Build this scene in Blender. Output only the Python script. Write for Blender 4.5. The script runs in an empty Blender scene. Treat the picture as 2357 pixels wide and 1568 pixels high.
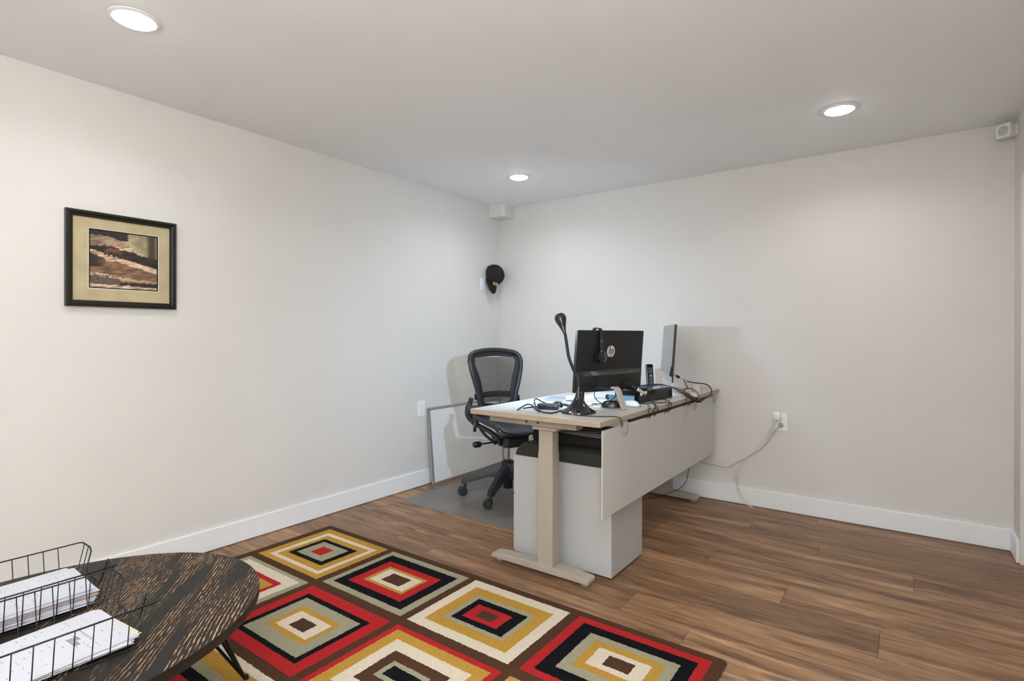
import bpy, bmesh, math, random
from mathutils import Vector, Matrix, noise as mnoise
R = math.radians
scene = bpy.context.scene
COL = scene.collection

# ------------------------------------------------------------------ camera
CAM = (2.87395, -3.76069, 1.10439)
YAW, PITCH, ROLL = 2.20054, -0.00157, 0.00201
FPX, W, H = 1247.858, 2357.0, 1568.0
cd = bpy.data.cameras.new('camera'); cam = bpy.data.objects.new('camera', cd); COL.objects.link(cam)
f = Vector((math.cos(YAW)*math.cos(PITCH), math.sin(YAW)*math.cos(PITCH), math.sin(PITCH)))
r = Vector((math.sin(YAW), -math.cos(YAW), 0.0)); u = r.cross(f)
r2 = math.cos(ROLL)*r + math.sin(ROLL)*u; u2 = -math.sin(ROLL)*r + math.cos(ROLL)*u
M = Matrix.Identity(4)
for i in range(3):
    M[i][0] = r2[i]; M[i][1] = u2[i]; M[i][2] = -f[i]; M[i][3] = CAM[i]
cam.matrix_world = M
cd.sensor_fit = 'HORIZONTAL'; cd.sensor_width = 36.0; cd.lens = FPX/W*36.0
cd.shift_y = -10.72/W
cd.clip_start = 0.02
scene.camera = cam

# ------------------------------------------------------------------ world, exposure
wd = bpy.data.worlds.new('world'); scene.world = wd; wd.use_nodes = True
wd.node_tree.nodes['Background'].inputs[0].default_value = (0.8, 0.8, 0.8, 1)
wd.node_tree.nodes['Background'].inputs[1].default_value = 0.0
scene.view_settings.view_transform = 'Standard'
scene.view_settings.look = 'None'
scene.view_settings.gamma = 1.0
scene.view_settings.exposure = 1.22
scene.view_settings.use_curve_mapping = False
LED_STRENGTH = 14.0          # glow of the recessed lamp diffusers
LED_POWER = 1.38             # light thrown down by each recessed lamp
LED_COLOR = (0.965, 0.982, 1.0)
FILL_POWER = 9.5          # unseen floor lamps added behind the camera as fill light
FILL_COLOR = (0.885, 0.948, 1.0)
FILL_SHADE_GLOW = 6.0            # drum shades of those added fill lamps
DESK_LED_POWER = 3.3         # desk lamp
DESK_LED_COLOR = (0.50, 0.735, 1.0)

# ------------------------------------------------------------------ helpers
def lin(c):
    return tuple(((v/255)/12.92 if v/255 <= .04045 else ((v/255+.055)/1.055)**2.4) for v in c)

MATS = {}
def mat(name, col, rough=0.5, metal=0.0, var=0.06, scale=30.0, bump=0.0, bscale=300.0, spec=0.5, coat=0.0, stretch=None):
    if name in MATS: return MATS[name]
    m = bpy.data.materials.new(name); m.use_nodes = True; nt = m.node_tree; N = nt.nodes; L = nt.links
    b = N['Principled BSDF']; c = lin(col)
    tc = N.new('ShaderNodeTexCoord'); mp = N.new('ShaderNodeMapping'); L.new(tc.outputs['Object'], mp.inputs['Vector'])
    if stretch: mp.inputs['Scale'].default_value = stretch
    nz = N.new('ShaderNodeTexNoise'); nz.inputs['Scale'].default_value = scale; nz.inputs['Detail'].default_value = 5
    L.new(mp.outputs[0], nz.inputs['Vector'])
    rp = N.new('ShaderNodeValToRGB'); L.new(nz.outputs[0], rp.inputs[0])
    rp.color_ramp.elements[0].position = .3; rp.color_ramp.elements[1].position = .7
    rp.color_ramp.elements[0].color = (*[v*(1-var) for v in c], 1); rp.color_ramp.elements[1].color = (*[min(1, v*(1+var)) for v in c], 1)
    L.new(rp.outputs[0], b.inputs['Base Color'])
    b.inputs['Roughness'].default_value = rough; b.inputs['Metallic'].default_value = metal
    b.inputs['Specular IOR Level'].default_value = spec
    if coat: b.inputs['Coat Weight'].default_value = coat; b.inputs['Coat Roughness'].default_value = .05
    if bump:
        n2 = N.new('ShaderNodeTexNoise'); n2.inputs['Scale'].default_value = bscale; n2.inputs['Detail'].default_value = 3
        L.new(tc.outputs['Object'], n2.inputs['Vector'])
        bp = N.new('ShaderNodeBump'); bp.inputs['Strength'].default_value = bump; bp.inputs['Distance'].default_value = .002
        L.new(n2.outputs[0], bp.inputs['Height']); L.new(bp.outputs[0], b.inputs['Normal'])
    MATS[name] = m
    return m

def emit(name, col, strength):
    m = bpy.data.materials.new(name); m.use_nodes = True; nt = m.node_tree
    b = nt.nodes['Principled BSDF']; b.inputs['Base Color'].default_value = (.9, .9, .9, 1)
    b.inputs['Emission Color'].default_value = (*col, 1); b.inputs['Emission Strength'].default_value = strength
    return m

class MB:
    """collects shapes; build() links them as ONE mesh object"""
    def __init__(s): s.v = []; s.f = []; s.m = []
    def add(s, vs, fs, mi=0):
        o = len(s.v); s.v += [tuple(v) for v in vs]; s.f += [tuple(i+o for i in q) for q in fs]; s.m += [mi]*len(fs); return s
    def box(s, a, b, mi=0, M=None, bev=0.0):
        if bev > 0:
            bm = bmesh.new(); bmesh.ops.create_cube(bm, size=1.0)
            for v in bm.verts:
                v.co = Vector([(a[i]+b[i])/2 + v.co[i]*(b[i]-a[i]) for i in range(3)])
            bmesh.ops.bevel(bm, geom=bm.edges[:], offset=bev, segments=2, affect='EDGES', profile=.5)
            return s.bm(bm, mi, M)
        vs = [Vector((x, y, z)) for z in (a[2], b[2]) for y in (a[1], b[1]) for x in (a[0], b[0])]
        if M: vs = [M @ v for v in vs]
        return s.add(vs, [(0,2,3,1),(4,5,7,6),(0,1,5,4),(2,6,7,3),(0,4,6,2),(1,3,7,5)], mi)
    def bm(s, bm, mi=0, M=None):
        bm.verts.index_update()
        vs = [(M @ v.co if M else v.co.copy()) for v in bm.verts]; fs = [[v.index for v in q.verts] for q in bm.faces]
        bm.free(); return s.add(vs, fs, mi)
    def tube(s, pts, rad, n=8, mi=0, closed=False, caps=True, flat=None, up=None):
        pts = [Vector(p) for p in pts]; k = len(pts); vs = []; fs = []
        rads = rad if isinstance(rad, (list, tuple)) else [rad]*k
        pn = None
        for i, p in enumerate(pts):
            if closed: t = pts[(i+1) % k]-pts[i-1]
            else: t = pts[min(i+1, k-1)]-pts[max(i-1, 0)]
            if t.length < 1e-9: t = Vector((0, 0, 1))
            t.normalize()
            if up is not None:
                a = Vector(up).cross(t)
                if a.length < 1e-6: a = Vector((1, 0, 0)).cross(t)
            elif pn is None:
                a = t.cross(Vector((0, 0, 1)))
                if a.length < 1e-3: a = t.cross(Vector((1, 0, 0)))
            else: a = pn - t*pn.dot(t)
            a.normalize(); pn = a; b = t.cross(a)
            fx, fy = flat if flat else (1, 1)
            for j in range(n):
                w = 2*math.pi*j/n
                vs.append(p + a*math.cos(w)*rads[i]*fx + b*math.sin(w)*rads[i]*fy)
        for i in range(k if closed else k-1):
            q = (i+1) % k
            for j in range(n):
                fs.append((i*n+j, i*n+(j+1) % n, q*n+(j+1) % n, q*n+j))
        if caps and not closed:
            fs.append(tuple(range(n-1, -1, -1))); fs.append(tuple((k-1)*n+j for j in range(n)))
        return s.add(vs, fs, mi)
    def lathe(s, prof, n=32, mi=0, M=None, cap=True):
        vs = []; fs = []
        for rr, z in prof:
            for j in range(n):
                w = 2*math.pi*j/n; v = Vector((rr*math.cos(w), rr*math.sin(w), z)); vs.append(M @ v if M else v)
        for i in range(len(prof)-1):
            for j in range(n): fs.append((i*n+j, i*n+(j+1) % n, (i+1)*n+(j+1) % n, (i+1)*n+j))
        if cap:
            fs.append(tuple(range(n-1, -1, -1))); fs.append(tuple((len(prof)-1)*n+j for j in range(n)))
        return s.add(vs, fs, mi)
    def prism(s, poly, z0, z1, mi=0, M=None):
        n = len(poly); vs = [Vector((x, y, z)) for z in (z0, z1) for x, y in poly]
        if M: vs = [M @ v for v in vs]
        fs = [tuple(range(n-1, -1, -1)), tuple(range(n, 2*n))] + [(i, (i+1) % n, (i+1) % n+n, i+n) for i in range(n)]
        return s.add(vs, fs, mi)
    def build(s, name, mt, parent=None, smooth=False, world=False, bevel=0.0):
        me = bpy.data.meshes.new(name)
        off = Vector(parent.location) if (world and parent) else Vector((0, 0, 0))
        me.from_pydata([Vector(v)-off for v in s.v], [], s.f)
        for q in (mt if isinstance(mt, list) else [mt]): me.materials.append(q)
        for pl, mi in zip(me.polygons, s.m): pl.material_index = mi
        me.update()
        bm = bmesh.new(); bm.from_mesh(me); bmesh.ops.recalc_face_normals(bm, faces=bm.faces[:]); bm.to_mesh(me); bm.free()
        if smooth:
            for pl in me.polygons: pl.use_smooth = True
        o = bpy.data.objects.new(name, me); COL.objects.link(o)
        if parent: o.parent = parent
        if smooth == 'auto': o.modifiers.new('edge', 'EDGE_SPLIT').split_angle = R(35)
        if bevel:
            b = o.modifiers.new('bevel', 'BEVEL'); b.width = bevel; b.segments = 2; b.limit_method = 'ANGLE'
        return o

def tag(o, label, cat, group=None):
    o['label'] = label; o['category'] = cat
    if group: o['group'] = group
    return o
def thing(name, label, cat, loc=(0, 0, 0), rotz=0.0, group=None):
    o = bpy.data.objects.new(name, None); COL.objects.link(o); o.empty_display_size = .05
    o.location = loc; o.rotation_euler = (0, 0, rotz); return tag(o, label, cat, group)
def struct(o): o['kind'] = 'structure'; return o

def arc(cx, cy, rad, a0, a1, n): return [(cx+rad*math.cos(R(a0+(a1-a0)*i/n)), cy+rad*math.sin(R(a0+(a1-a0)*i/n))) for i in range(n+1)]
def rrect(x0, y0, x1, y1, rad, n=5):
    return arc(x1-rad, y0+rad, rad, -90, 0, n)+arc(x1-rad, y1-rad, rad, 0, 90, n)+arc(x0+rad, y1-rad, rad, 90, 180, n)+arc(x0+rad, y0+rad, rad, 180, 270, n)
def smoothpath(pts, sub=6):
    """Catmull-Rom through pts"""
    P = [Vector(p) for p in pts]; out = []
    for i in range(len(P)-1):
        a = P[max(i-1, 0)]; b = P[i]; c = P[i+1]; d = P[min(i+2, len(P)-1)]
        for k in range(sub):
            t = k/sub
            out.append(0.5*((2*b)+(c-a)*t+(2*a-5*b+4*c-d)*t*t+(3*b-a-3*c+d)*t**3))
    out.append(P[-1]); return out

# ------------------------------------------------------------------ surface materials
def wall_mat(name, col, bump=.06):
    m = mat(name, col, rough=.62, var=.012, scale=2.2, bump=bump, bscale=420, spec=.3); return m
M_WALL = wall_mat('wall_paint', (222, 218, 212))
M_CEIL = wall_mat('ceiling_paint', (243, 243, 243))
M_TRIM = mat('trim_paint', (240, 240, 240), rough=.35, var=.01, scale=4)

def wood_floor():
    m = bpy.data.materials.new('vinyl_plank_wood'); m.use_nodes = True; nt = m.node_tree; N = nt.nodes; L = nt.links
    b = N['Principled BSDF']
    tc = N.new('ShaderNodeTexCoord'); oi = N.new('ShaderNodeObjectInfo')
    add = N.new('ShaderNodeVectorMath'); add.operation = 'MULTIPLY_ADD'
    cx = N.new('ShaderNodeCombineXYZ'); L.new(oi.outputs['Random'], cx.inputs[0]); L.new(oi.outputs['Random'], cx.inputs[1])
    cx.inputs[2].default_value = 0
    add.inputs[1].default_value = (17.3, 9.1, 0); L.new(cx.outputs[0], add.inputs[0]); L.new(tc.outputs['Object'], add.inputs[2])
    def nz(sc, st, det, dist=0.0, rough=.55):
        mp = N.new('ShaderNodeMapping'); mp.inputs['Scale'].default_value = st; L.new(add.outputs[0], mp.inputs['Vector'])
        t = N.new('ShaderNodeTexNoise'); t.inputs['Scale'].default_value = sc; t.inputs['Detail'].default_value = det
        t.inputs['Distortion'].default_value = dist; t.inputs['Roughness'].default_value = rough; L.new(mp.outputs[0], t.inputs['Vector']); return t
    big = nz(1.0, (1.3, 13, 1), 3, .9); fine = nz(1.0, (6, 150, 1), 4, .3); knot = nz(1.0, (3.2, 22, 1), 4, 2.2)
    def math_(op, a, bb):
        q = N.new('ShaderNodeMath'); q.operation = op
        for i, x in enumerate((a, bb)):
            if isinstance(x, (int, float)): q.inputs[i].default_value = x
            else: L.new(x, q.inputs[i])
        return q.outputs[0]
    s = math_('ADD', math_('MULTIPLY', big.outputs[0], .50), math_('MULTIPLY', fine.outputs[0], .20))
    s = math_('ADD', s, math_('MULTIPLY', knot.outputs[0], .30))
    rp = N.new('ShaderNodeValToRGB'); L.new(s, rp.inputs[0]); e = rp.color_ramp.elements
    e[0].position = .33; e[0].color = (*lin((78, 56, 40)), 1)
    e[1].position = .68; e[1].color = (*lin((196, 156, 116)), 1)
    q = e.new(.44); q.color = (*lin((118, 87, 62)), 1); q = e.new(.54); q.color = (*lin((154, 117, 85)), 1)
    kn = nz(1.0, (4.2, 16, 1), 2, .2); kr = N.new('ShaderNodeMapRange'); kr.inputs[1].default_value = .70; kr.inputs[2].default_value = .80; L.new(kn.outputs[0], kr.inputs[0])
    kx = N.new('ShaderNodeMix'); kx.data_type = 'RGBA'; L.new(math_('MULTIPLY', kr.outputs[0], .7), kx.inputs[0]); L.new(rp.outputs[0], kx.inputs[6]); kx.inputs[7].default_value = (*lin((62, 44, 32)), 1)
    hs = N.new('ShaderNodeHueSaturation'); L.new(kx.outputs[2], hs.inputs['Color'])
    L.new(math_('ADD', math_('MULTIPLY', oi.outputs['Random'], .22), .89), hs.inputs['Value'])
    L.new(hs.outputs[0], b.inputs['Base Color'])
    b.inputs['Roughness'].default_value = .42; b.inputs['Specular IOR Level'].default_value = .35
    bp = N.new('ShaderNodeBump'); bp.inputs['Strength'].default_value = .12; bp.inputs['Distance'].default_value = .001
    L.new(fine.outputs[0], bp.inputs['Height']); L.new(bp.outputs[0], b.inputs['Normal'])
    return m
M_FLOOR = wood_floor()
M_SUB = mat('subfloor_dark', (40, 30, 24), rough=.8)

# ------------------------------------------------------------------ room shell
RX, RY, RH = 3.318, -5.45, 2.2          # room is x 0..RX, y RY..0
T = 0.12
DY0, DY1, DH = -1.05, -0.20, 1.896      # doorway in the right hand wall
struct(MB().box((-T, 0, -.1), (RX+T, T, RH+.1)).build('wall_back', M_WALL))
struct(MB().box((-T, RY-T, -.1), (0, 0, RH+.1)).build('wall_left', M_WALL))
struct(MB().box((0, RY-T, -.1), (RX+T, RY, RH+.1)).build('wall_front', M_WALL))
wr = MB().box((RX, DY1, -.1), (RX+T, 0, RH+.1)).box((RX, RY, -.1), (RX+T, DY0, RH+.1)).box((RX, DY0, DH), (RX+T, DY1, RH+.1))
struct(wr.build('wall_right', M_WALL))
struct(MB().box((-T, RY-T, RH), (RX+T, T, RH+.1)).build('ceiling', M_CEIL))
# boxed-in bulkhead in the ceiling corner, outer edge rounded
bh = [(0, 0), (0, -.147)]+arc(.152-.03, -.147+.03, .03, -90, 0, 6)+[(.152, 0)]
struct(MB().prism(bh, 2.098, RH).build('trim_1', M_WALL))
# closed door recessed in the doorway
d1 = struct(MB().box((RX+.07, DY0, 0.004), (RX+.11, DY1, DH)).build('door_1', M_TRIM, bevel=.002))
MB().lathe([(.026, 0), (.026, .006), (.011, .008), (.011, .035), (.024, .045), (.028, .058), (.018, .068)], 20,
           M=Matrix.Translation((RX+.07, DY0+.07, .95)) @ Matrix.Rotation(R(-90), 4, 'Y')).build('door_knob', mat('brushed_nickel', (180, 178, 172), rough=.3, metal=1), d1, smooth='auto')
# floor: dark base and individual planks
fl = struct(MB().box((0, RY, -.1), (RX+.12, 0, -.008)).build('floor', M_SUB))
PITCH_Y, LP = .2147, 1.32
y_top = -.0175
joints = {0: 2.447, 1: 2.14, 2: 2.508, 3: 2.90, 4: 2.082, 5: 2.452, 6: 2.795, 7: 1.94, 8: 2.22}
cache = {}
def plank_mesh(L, Wd):
    k = (round(L, 3), round(Wd, 3))
    if k not in cache:
        bm = bmesh.new(); bmesh.ops.create_cube(bm, size=1.0)
        for v in bm.verts: v.co = Vector((v.co.x*(L-.0008), v.co.y*(Wd-.0008), v.co.z*.0078-.0039))
        top = [e for e in bm.edges if all(v.co.z > -.001 for v in e.verts)]
        bmesh.ops.bevel(bm, geom=top, offset=.0009, segments=1, affect='EDGES')
        me = bpy.data.meshes.new('plank'); bm.to_mesh(me); bm.free(); me.materials.append(M_FLOOR); cache[k] = me
    return cache[k]
rng = random.Random(4)
row = -1
y1 = y_top+PITCH_Y
while y1 > RY:
    a, b_ = max(y1-PITCH_Y, RY), min(y1, 0)
    if b_-a > .003:
        jx = joints.get(row, rng.uniform(.2, 1.4))
        jx = (jx % LP)-LP
        while jx < RX:
            x0, x1 = max(jx, 0), min(jx+LP, RX)
            if x1-x0 > .01:
                o = bpy.data.objects.new('plank', plank_mesh(x1-x0, b_-a)); COL.objects.link(o)
                o.location = ((x0+x1)/2, (a+b_)/2, 0); o.parent = fl
            jx += LP
    y1 -= PITCH_Y; row += 1
MB().box((RX, DY0, -.01), (RX+.12, DY1, 0)).build('plank', M_FLOOR, fl)
# baseboards
def bb(name, a, b): return struct(MB().box(a, b).build(name, M_TRIM, bevel=.0025))
bb('baseboard_left', (0, RY, .003), (.014, 0, .112))
bb('baseboard_back', (.014, -.014, .003), (RX, 0, .112))
bb('baseboard_right', (RX-.014, -.192, .003), (RX, -.014, .112))
bb('baseboard_right', (RX-.014, RY+.014, .003), (RX, DY0-.01, .112))
bb('baseboard_front', (.014, RY, .003), (RX-.014, RY+.014, .112))

# ------------------------------------------------------------------ recessed ceiling lamps
M_LED = emit('ceiling_led', LED_COLOR, LED_STRENGTH)
M_TRIMRING = mat('lamp_trim_white', (235, 235, 232), rough=.4)
LAMPS = [((.70, -3.01), 'recessed round ceiling light above the oval coffee table'),
         ((.70, -.70), 'recessed round ceiling light above the mesh office chair'),
         ((2.606, -.705), 'recessed round ceiling light over bare floor near the back wall'),
         ((2.606, -3.01), 'unseen recessed ceiling light added over the rug end without table'),  # from here on: out of view, added to brighten ceiling and walls
         ((.70, -5.0), 'unseen recessed ceiling light added near the front wall, table side'),
         ((2.606, -5.0), 'unseen recessed ceiling light added near the front wall, door side')]
for (x, y), lb in LAMPS:
    t = thing('ceiling_light', lb, 'ceiling light', (x, y, RH), 0, 'recessed ceiling lights')
    MB().lathe([(.060, 0), (.078, 0), (.078, -.003), (.072, -.006), (.060, -.006), (.060, 0)], 40, cap=False).build('trim_ring', M_TRIMRING, t, smooth='auto')
    MB().lathe([(.0599, -.001), (.0585, -.009), (.045, -.014), (.02, -.016), (.0005, -.0165)], 40).build('diffuser', M_LED, t, smooth=True)
    ll = bpy.data.lights.new('downlight', 'AREA'); ll.shape = 'DISK'; ll.size = .115; ll.energy = LED_POWER; ll.color = LED_COLOR; ll.spread = R(150)
    lo0 = bpy.data.objects.new('downlight', ll); COL.objects.link(lo0); lo0.parent = t; lo0.location = (0, 0, -.018)

# ------------------------------------------------------------------ unseen uplighting floor lamps, added to fill the room with light
M_FILL_LAMP = mat('fill_lamp_metal', (150, 148, 144), rough=.35, metal=.8)
for (x, y), pw, lb in (((2.2, -5.2), .6, 'unseen drum shade floor lamp added as fill light at the front wall'), ((3.06, -4.2), 1.55, 'unseen drum shade floor lamp added as fill light by the doorway side wall')):
    t = thing('fill_floor_lamp', lb, 'lamp', (x, y, 0), 0, 'added fill floor lamps')
    MB().lathe([(.14, 0), (.14, .012), (.12, .02), (.02, .03), (.012, .045)], 32).build('base', M_FILL_LAMP, t, smooth='auto')
    MB().lathe([(.011, .03), (.011, 1.40)], 16).build('pole', M_FILL_LAMP, t, smooth='auto')
    MB().lathe([(.19, 1.20), (.19, 1.55), (.187, 1.55), (.187, 1.20), (.19, 1.20)], 40, cap=False).build('fill_lamp_shade', emit('fill_shade_glow', FILL_COLOR, FILL_SHADE_GLOW*pw), t, smooth='auto')
    MB().lathe([(.001, 1.385), (.018, 1.39), (.03, 1.43), (.02, 1.46), (.001, 1.465)], 20).build('bulb', emit('fill_lamp_bulb', FILL_COLOR, 8), t, smooth=True)
    ld_ = bpy.data.lights.new('fill_uplight', 'AREA'); ld_.shape = 'DISK'; ld_.size = .24; ld_.energy = FILL_POWER*pw; ld_.color = FILL_COLOR
    lo_ = bpy.data.objects.new('fill_uplight', ld_); COL.objects.link(lo_); lo_.parent = t; lo_.location = (0, 0, 1.50); lo_.rotation_euler = (math.pi, 0, 0)

# ------------------------------------------------------------------ desk
M_DTOP = mat('desk_laminate', (205, 200, 193), rough=.38, var=.09, scale=5, stretch=(22, 1.2, 1), spec=.5)
M_DEDGE = mat('desk_edge_band', (172, 154, 132), rough=.45, var=.10, scale=9, stretch=(2, 2, 40))
M_DMETAL = mat('desk_metal_taupe', (170, 161, 146), rough=.38, var=.02, scale=20)
M_SCREW = mat('black_screw', (20, 20, 20), rough=.4)
DX0, DX1, DYN, DYF, DZ = 1.165, 1.860, -1.757, -0.018, .747
dk = thing('standing_desk', 'height-adjustable desk with pale wood-look top and taupe metal legs', 'desk', (1.5, -.88, 0))
top = MB(); th = .0235
top.box((DX0, DYN, DZ-th), (DX1, DYF, DZ))
o = top.build('desktop', [M_DTOP, M_DEDGE], dk, world=True, bevel=.0015)
for pl in o.data.polygons:
    if abs(pl.normal.z) < .5: pl.material_index = 1
def desk_leg(yc):
    MB().box((1.216, yc-.035, DZ-th-.040), (1.700, yc+.03, DZ-th), bev=.002).build('support_bracket', M_DMETAL, dk, world=True)
    MB().box((1.470, yc-.040, .668), (1.602, yc+.040, DZ-th-.040), bev=.004).build('mounting_plate', M_DMETAL, dk, world=True)
    MB().box((1.4995, yc-.0275, .55), (1.5745, yc+.0275, .667), bev=.003).build('column_upper', M_DMETAL, dk, world=True)
    MB().box((1.4975, yc-.0295, .44), (1.5765, yc+.0295, .567), bev=.003).build('column_middle', M_DMETAL, dk, world=True)
    MB().box((1.4955, yc-.0315, .045), (1.5785, yc+.0315, .457), bev=.003).build('column_lower', M_DMETAL, dk, world=True)
    ft = MB(); p_ = [(1.228, .018), (1.228, .030), (1.236, .040), (1.42, .050), (1.66, .050), (1.752, .041), (1.760, .034), (1.760, .018)]
    n = len(p_); vs = [(x, yc-.035, z) for x, z in p_]+[(x, yc+.035, z) for x, z in p_]
    ft.add(vs, [tuple(range(n)), tuple(range(2*n-1, n-1, -1))]+[(i, i+n, (i+1) % n+n, (i+1) % n) for i in range(n)])
    fo = ft.build('foot', M_DMETAL, dk, world=True, bevel=.003)
    for x in (1.26, 1.728):
        q = MB().lathe([(.018, 0), (.020, .004), (.020, .016), (.012, .018)], 20, M=Matrix.Translation((x, yc, 0))).build('leveling_glide', mat('glide_grey', (150, 146, 140), rough=.5), fo, world=False, smooth='auto')
        q.location = -Vector(dk.location)
desk_leg(-1.637); desk_leg(-.135)
for px in (1.437, 1.500):
    MB().lathe([(.0055, 0), (.0055, .002)], 16, M=Matrix.Translation((px, -1.6715, .7)) @ Matrix.Rotation(R(90), 4, 'X')).build('screw', M_SCREW, dk, world=True)
MB().box((1.36, -1.60, DZ-th-.038), (1.40, -.17, DZ-th)).build('crossbar', M_DMETAL, dk, world=True)
MB().box((1.60, -1.60, DZ-th-.038), (1.64, -.17, DZ-th)).build('crossbar', M_DMETAL, dk, world=True)
# black strip standing in for the dark gap under the long edge
MB().box((1.812, -1.42, DZ-th-.022), (1.844, -.25, DZ-th-.0005)).build('gap_strip', mat('gap_strip_black', (16, 16, 16), rough=.5), dk, world=True)

# frosted modesty panel
def frosted():
    m = bpy.data.materials.new('frosted_acrylic'); m.use_nodes = True; nt = m.node_tree; N = nt.nodes; L = nt.links
    b = N['Principled BSDF']; out = N['Material Output']
    b.inputs['Base Color'].default_value = (*lin((228, 225, 220)), 1); b.inputs['Roughness'].default_value = .45
    rf = N.new('ShaderNodeBsdfRefraction'); rf.inputs['Color'].default_value = (.9, .9, .89, 1); rf.inputs['Roughness'].default_value = .62; rf.inputs['IOR'].default_value = 1.03
    tr = N.new('ShaderNodeBsdfTranslucent'); tr.inputs['Color'].default_value = (.85, .84, .82, 1)
    nz = N.new('ShaderNodeTexNoise'); nz.inputs['Scale'].default_value = 400
    bp = N.new('ShaderNodeBump'); bp.inputs['Strength'].default_value = .03; bp.inputs['Distance'].default_value = .001; L.new(nz.outputs[0], bp.inputs['Height']); L.new(bp.outputs[0], b.inputs['Normal'])
    m1 = N.new('ShaderNodeMixShader'); m1.inputs[0].default_value = .26; L.new(b.outputs[0], m1.inputs[1]); L.new(rf.outputs[0], m1.inputs[2])
    m2 = N.new('ShaderNodeMixShader'); m2.inputs[0].default_value = .12; L.new(m1.outputs[0], m2.inputs[1]); L.new(tr.outputs[0], m2.inputs[2])
    L.new(m2.outputs[0], out.inputs['Surface']); return m
mp_ = thing('modesty_panel', 'frosted acrylic privacy panel hanging below the desk edge', 'privacy panel', (1.852, -.93, .337))
MB().box((1.849, -1.722, .337), (1.855, -.128, .706)).build('acrylic_sheet', frosted(), mp_, world=True, bevel=.001)
M_CLIP = mat('clip_grey', (168, 162, 154), rough=.35, metal=.2)
for yc in (-1.507, -.517, -.135):
    prof = [(1.855, .668), (1.862, .664), (1.868, .672), (1.870, .70), (1.866, .7215), (1.84, .7225), (1.84, .718), (1.855, .714)]
    n = len(prof); c = MB()
    c.add([(x, yc-.011, z) for x, z in prof]+[(x, yc+.011, z) for x, z in prof], [tuple(range(n)), tuple(range(2*n-1, n-1, -1))]+[(i, i+n, (i+1) % n+n, (i+1) % n) for i in range(n)])
    c.build('clip', M_CLIP, mp_, world=True, bevel=.001)

# ------------------------------------------------------------------ pedestal with cushion
M_PED = mat('pedestal_grey', (182, 181, 179), rough=.42, var=.012, scale=6)
pd = thing('file_pedestal', 'grey metal file pedestal with dark cushion top under the desk', 'cabinet', (1.54, -1.355, 0))
MB().box((1.290, -1.515, 0), (1.79, -1.20, .012)).build('plinth', M_SCREW, pd, world=True)
MB().box((1.274, -1.536, .012), (1.806, -1.186, .500), bev=.003).build('body', M_PED, pd, world=True)
for z0, z1 in ((.018, .30), (.305, .495)):
    dr = MB().box((1.262, -1.532, z0), (1.2735, -1.190, z1), bev=.002).build('drawer', M_PED, pd, world=True)
    h = MB().box((1.255, -1.43, z1-.03), (1.2615, -1.29, z1-.018), bev=.001).build('handle', M_DMETAL, dr); h.location = -Vector(pd.location)
# cushion: rounded top, flat bottom
cu = MB(); sec = [(1.276, .5005), (1.276, .515), (1.285, .540), (1.305, .560), (1.34, .570), (1.74, .570), (1.775, .560), (1.796, .540), (1.804, .515), (1.804, .5005)]
n = len(sec)
ring = []
for (yy, k) in ((-1.533, .0), (-1.527, .45), (-1.515, .8), (-1.49, 1), (-1.23, 1), (-1.205, .8), (-1.193, .45), (-1.188, .0)):
    ring.append([(x, yy, .5005+(z-.5005)*(.72+.28*k)) for x, z in sec])
vs = [v for q in ring for v in q]; fs = []
for i in range(len(ring)-1):
    for j in range(n): fs.append((i*n+j, i*n+(j+1) % n, (i+1)*n+(j+1) % n, (i+1)*n+j))
fs += [tuple(range(n)), tuple((len(ring)-1)*n+j for j in range(n-1, -1, -1))]
cu.add(vs, fs); cu.build('cushion', mat('cushion_olive_black', (44, 43, 36), rough=.85, var=.15, scale=90, bump=.3, bscale=900), pd, smooth='auto', world=True)

# bag and papers stuffed between the cushion and the desk
cb = MB().box((1.345, -1.50, .571), (1.755, -1.24, .632), bev=.022).build('laptop_sleeve', mat('black_nylon', (9, 9, 10), rough=.8, bump=.2, bscale=700), None, smooth='auto')
tag(cb, 'black padded case wedged on the pedestal cushion below the desk', 'case')
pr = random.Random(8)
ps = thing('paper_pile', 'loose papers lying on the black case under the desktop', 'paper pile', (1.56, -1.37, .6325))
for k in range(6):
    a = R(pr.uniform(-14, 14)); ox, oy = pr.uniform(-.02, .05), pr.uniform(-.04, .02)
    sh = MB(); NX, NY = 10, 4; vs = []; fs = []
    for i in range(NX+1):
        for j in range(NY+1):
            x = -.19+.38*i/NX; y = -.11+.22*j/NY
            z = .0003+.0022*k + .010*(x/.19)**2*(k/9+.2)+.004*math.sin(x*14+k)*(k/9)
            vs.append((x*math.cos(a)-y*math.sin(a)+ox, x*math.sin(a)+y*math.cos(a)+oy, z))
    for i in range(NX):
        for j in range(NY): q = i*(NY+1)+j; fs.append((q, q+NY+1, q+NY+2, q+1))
    o = sh.add(vs, fs).build('sheet', mat('paper_shadow_%d' % (k % 2), ((150, 142, 132), (120, 110, 98))[k % 2], rough=.8), ps, smooth=True)  # grey-brown tones put the shade below the desktop into the paper
    sd = o.modifiers.new('thick', 'SOLIDIFY'); sd.thickness = .0006

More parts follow.
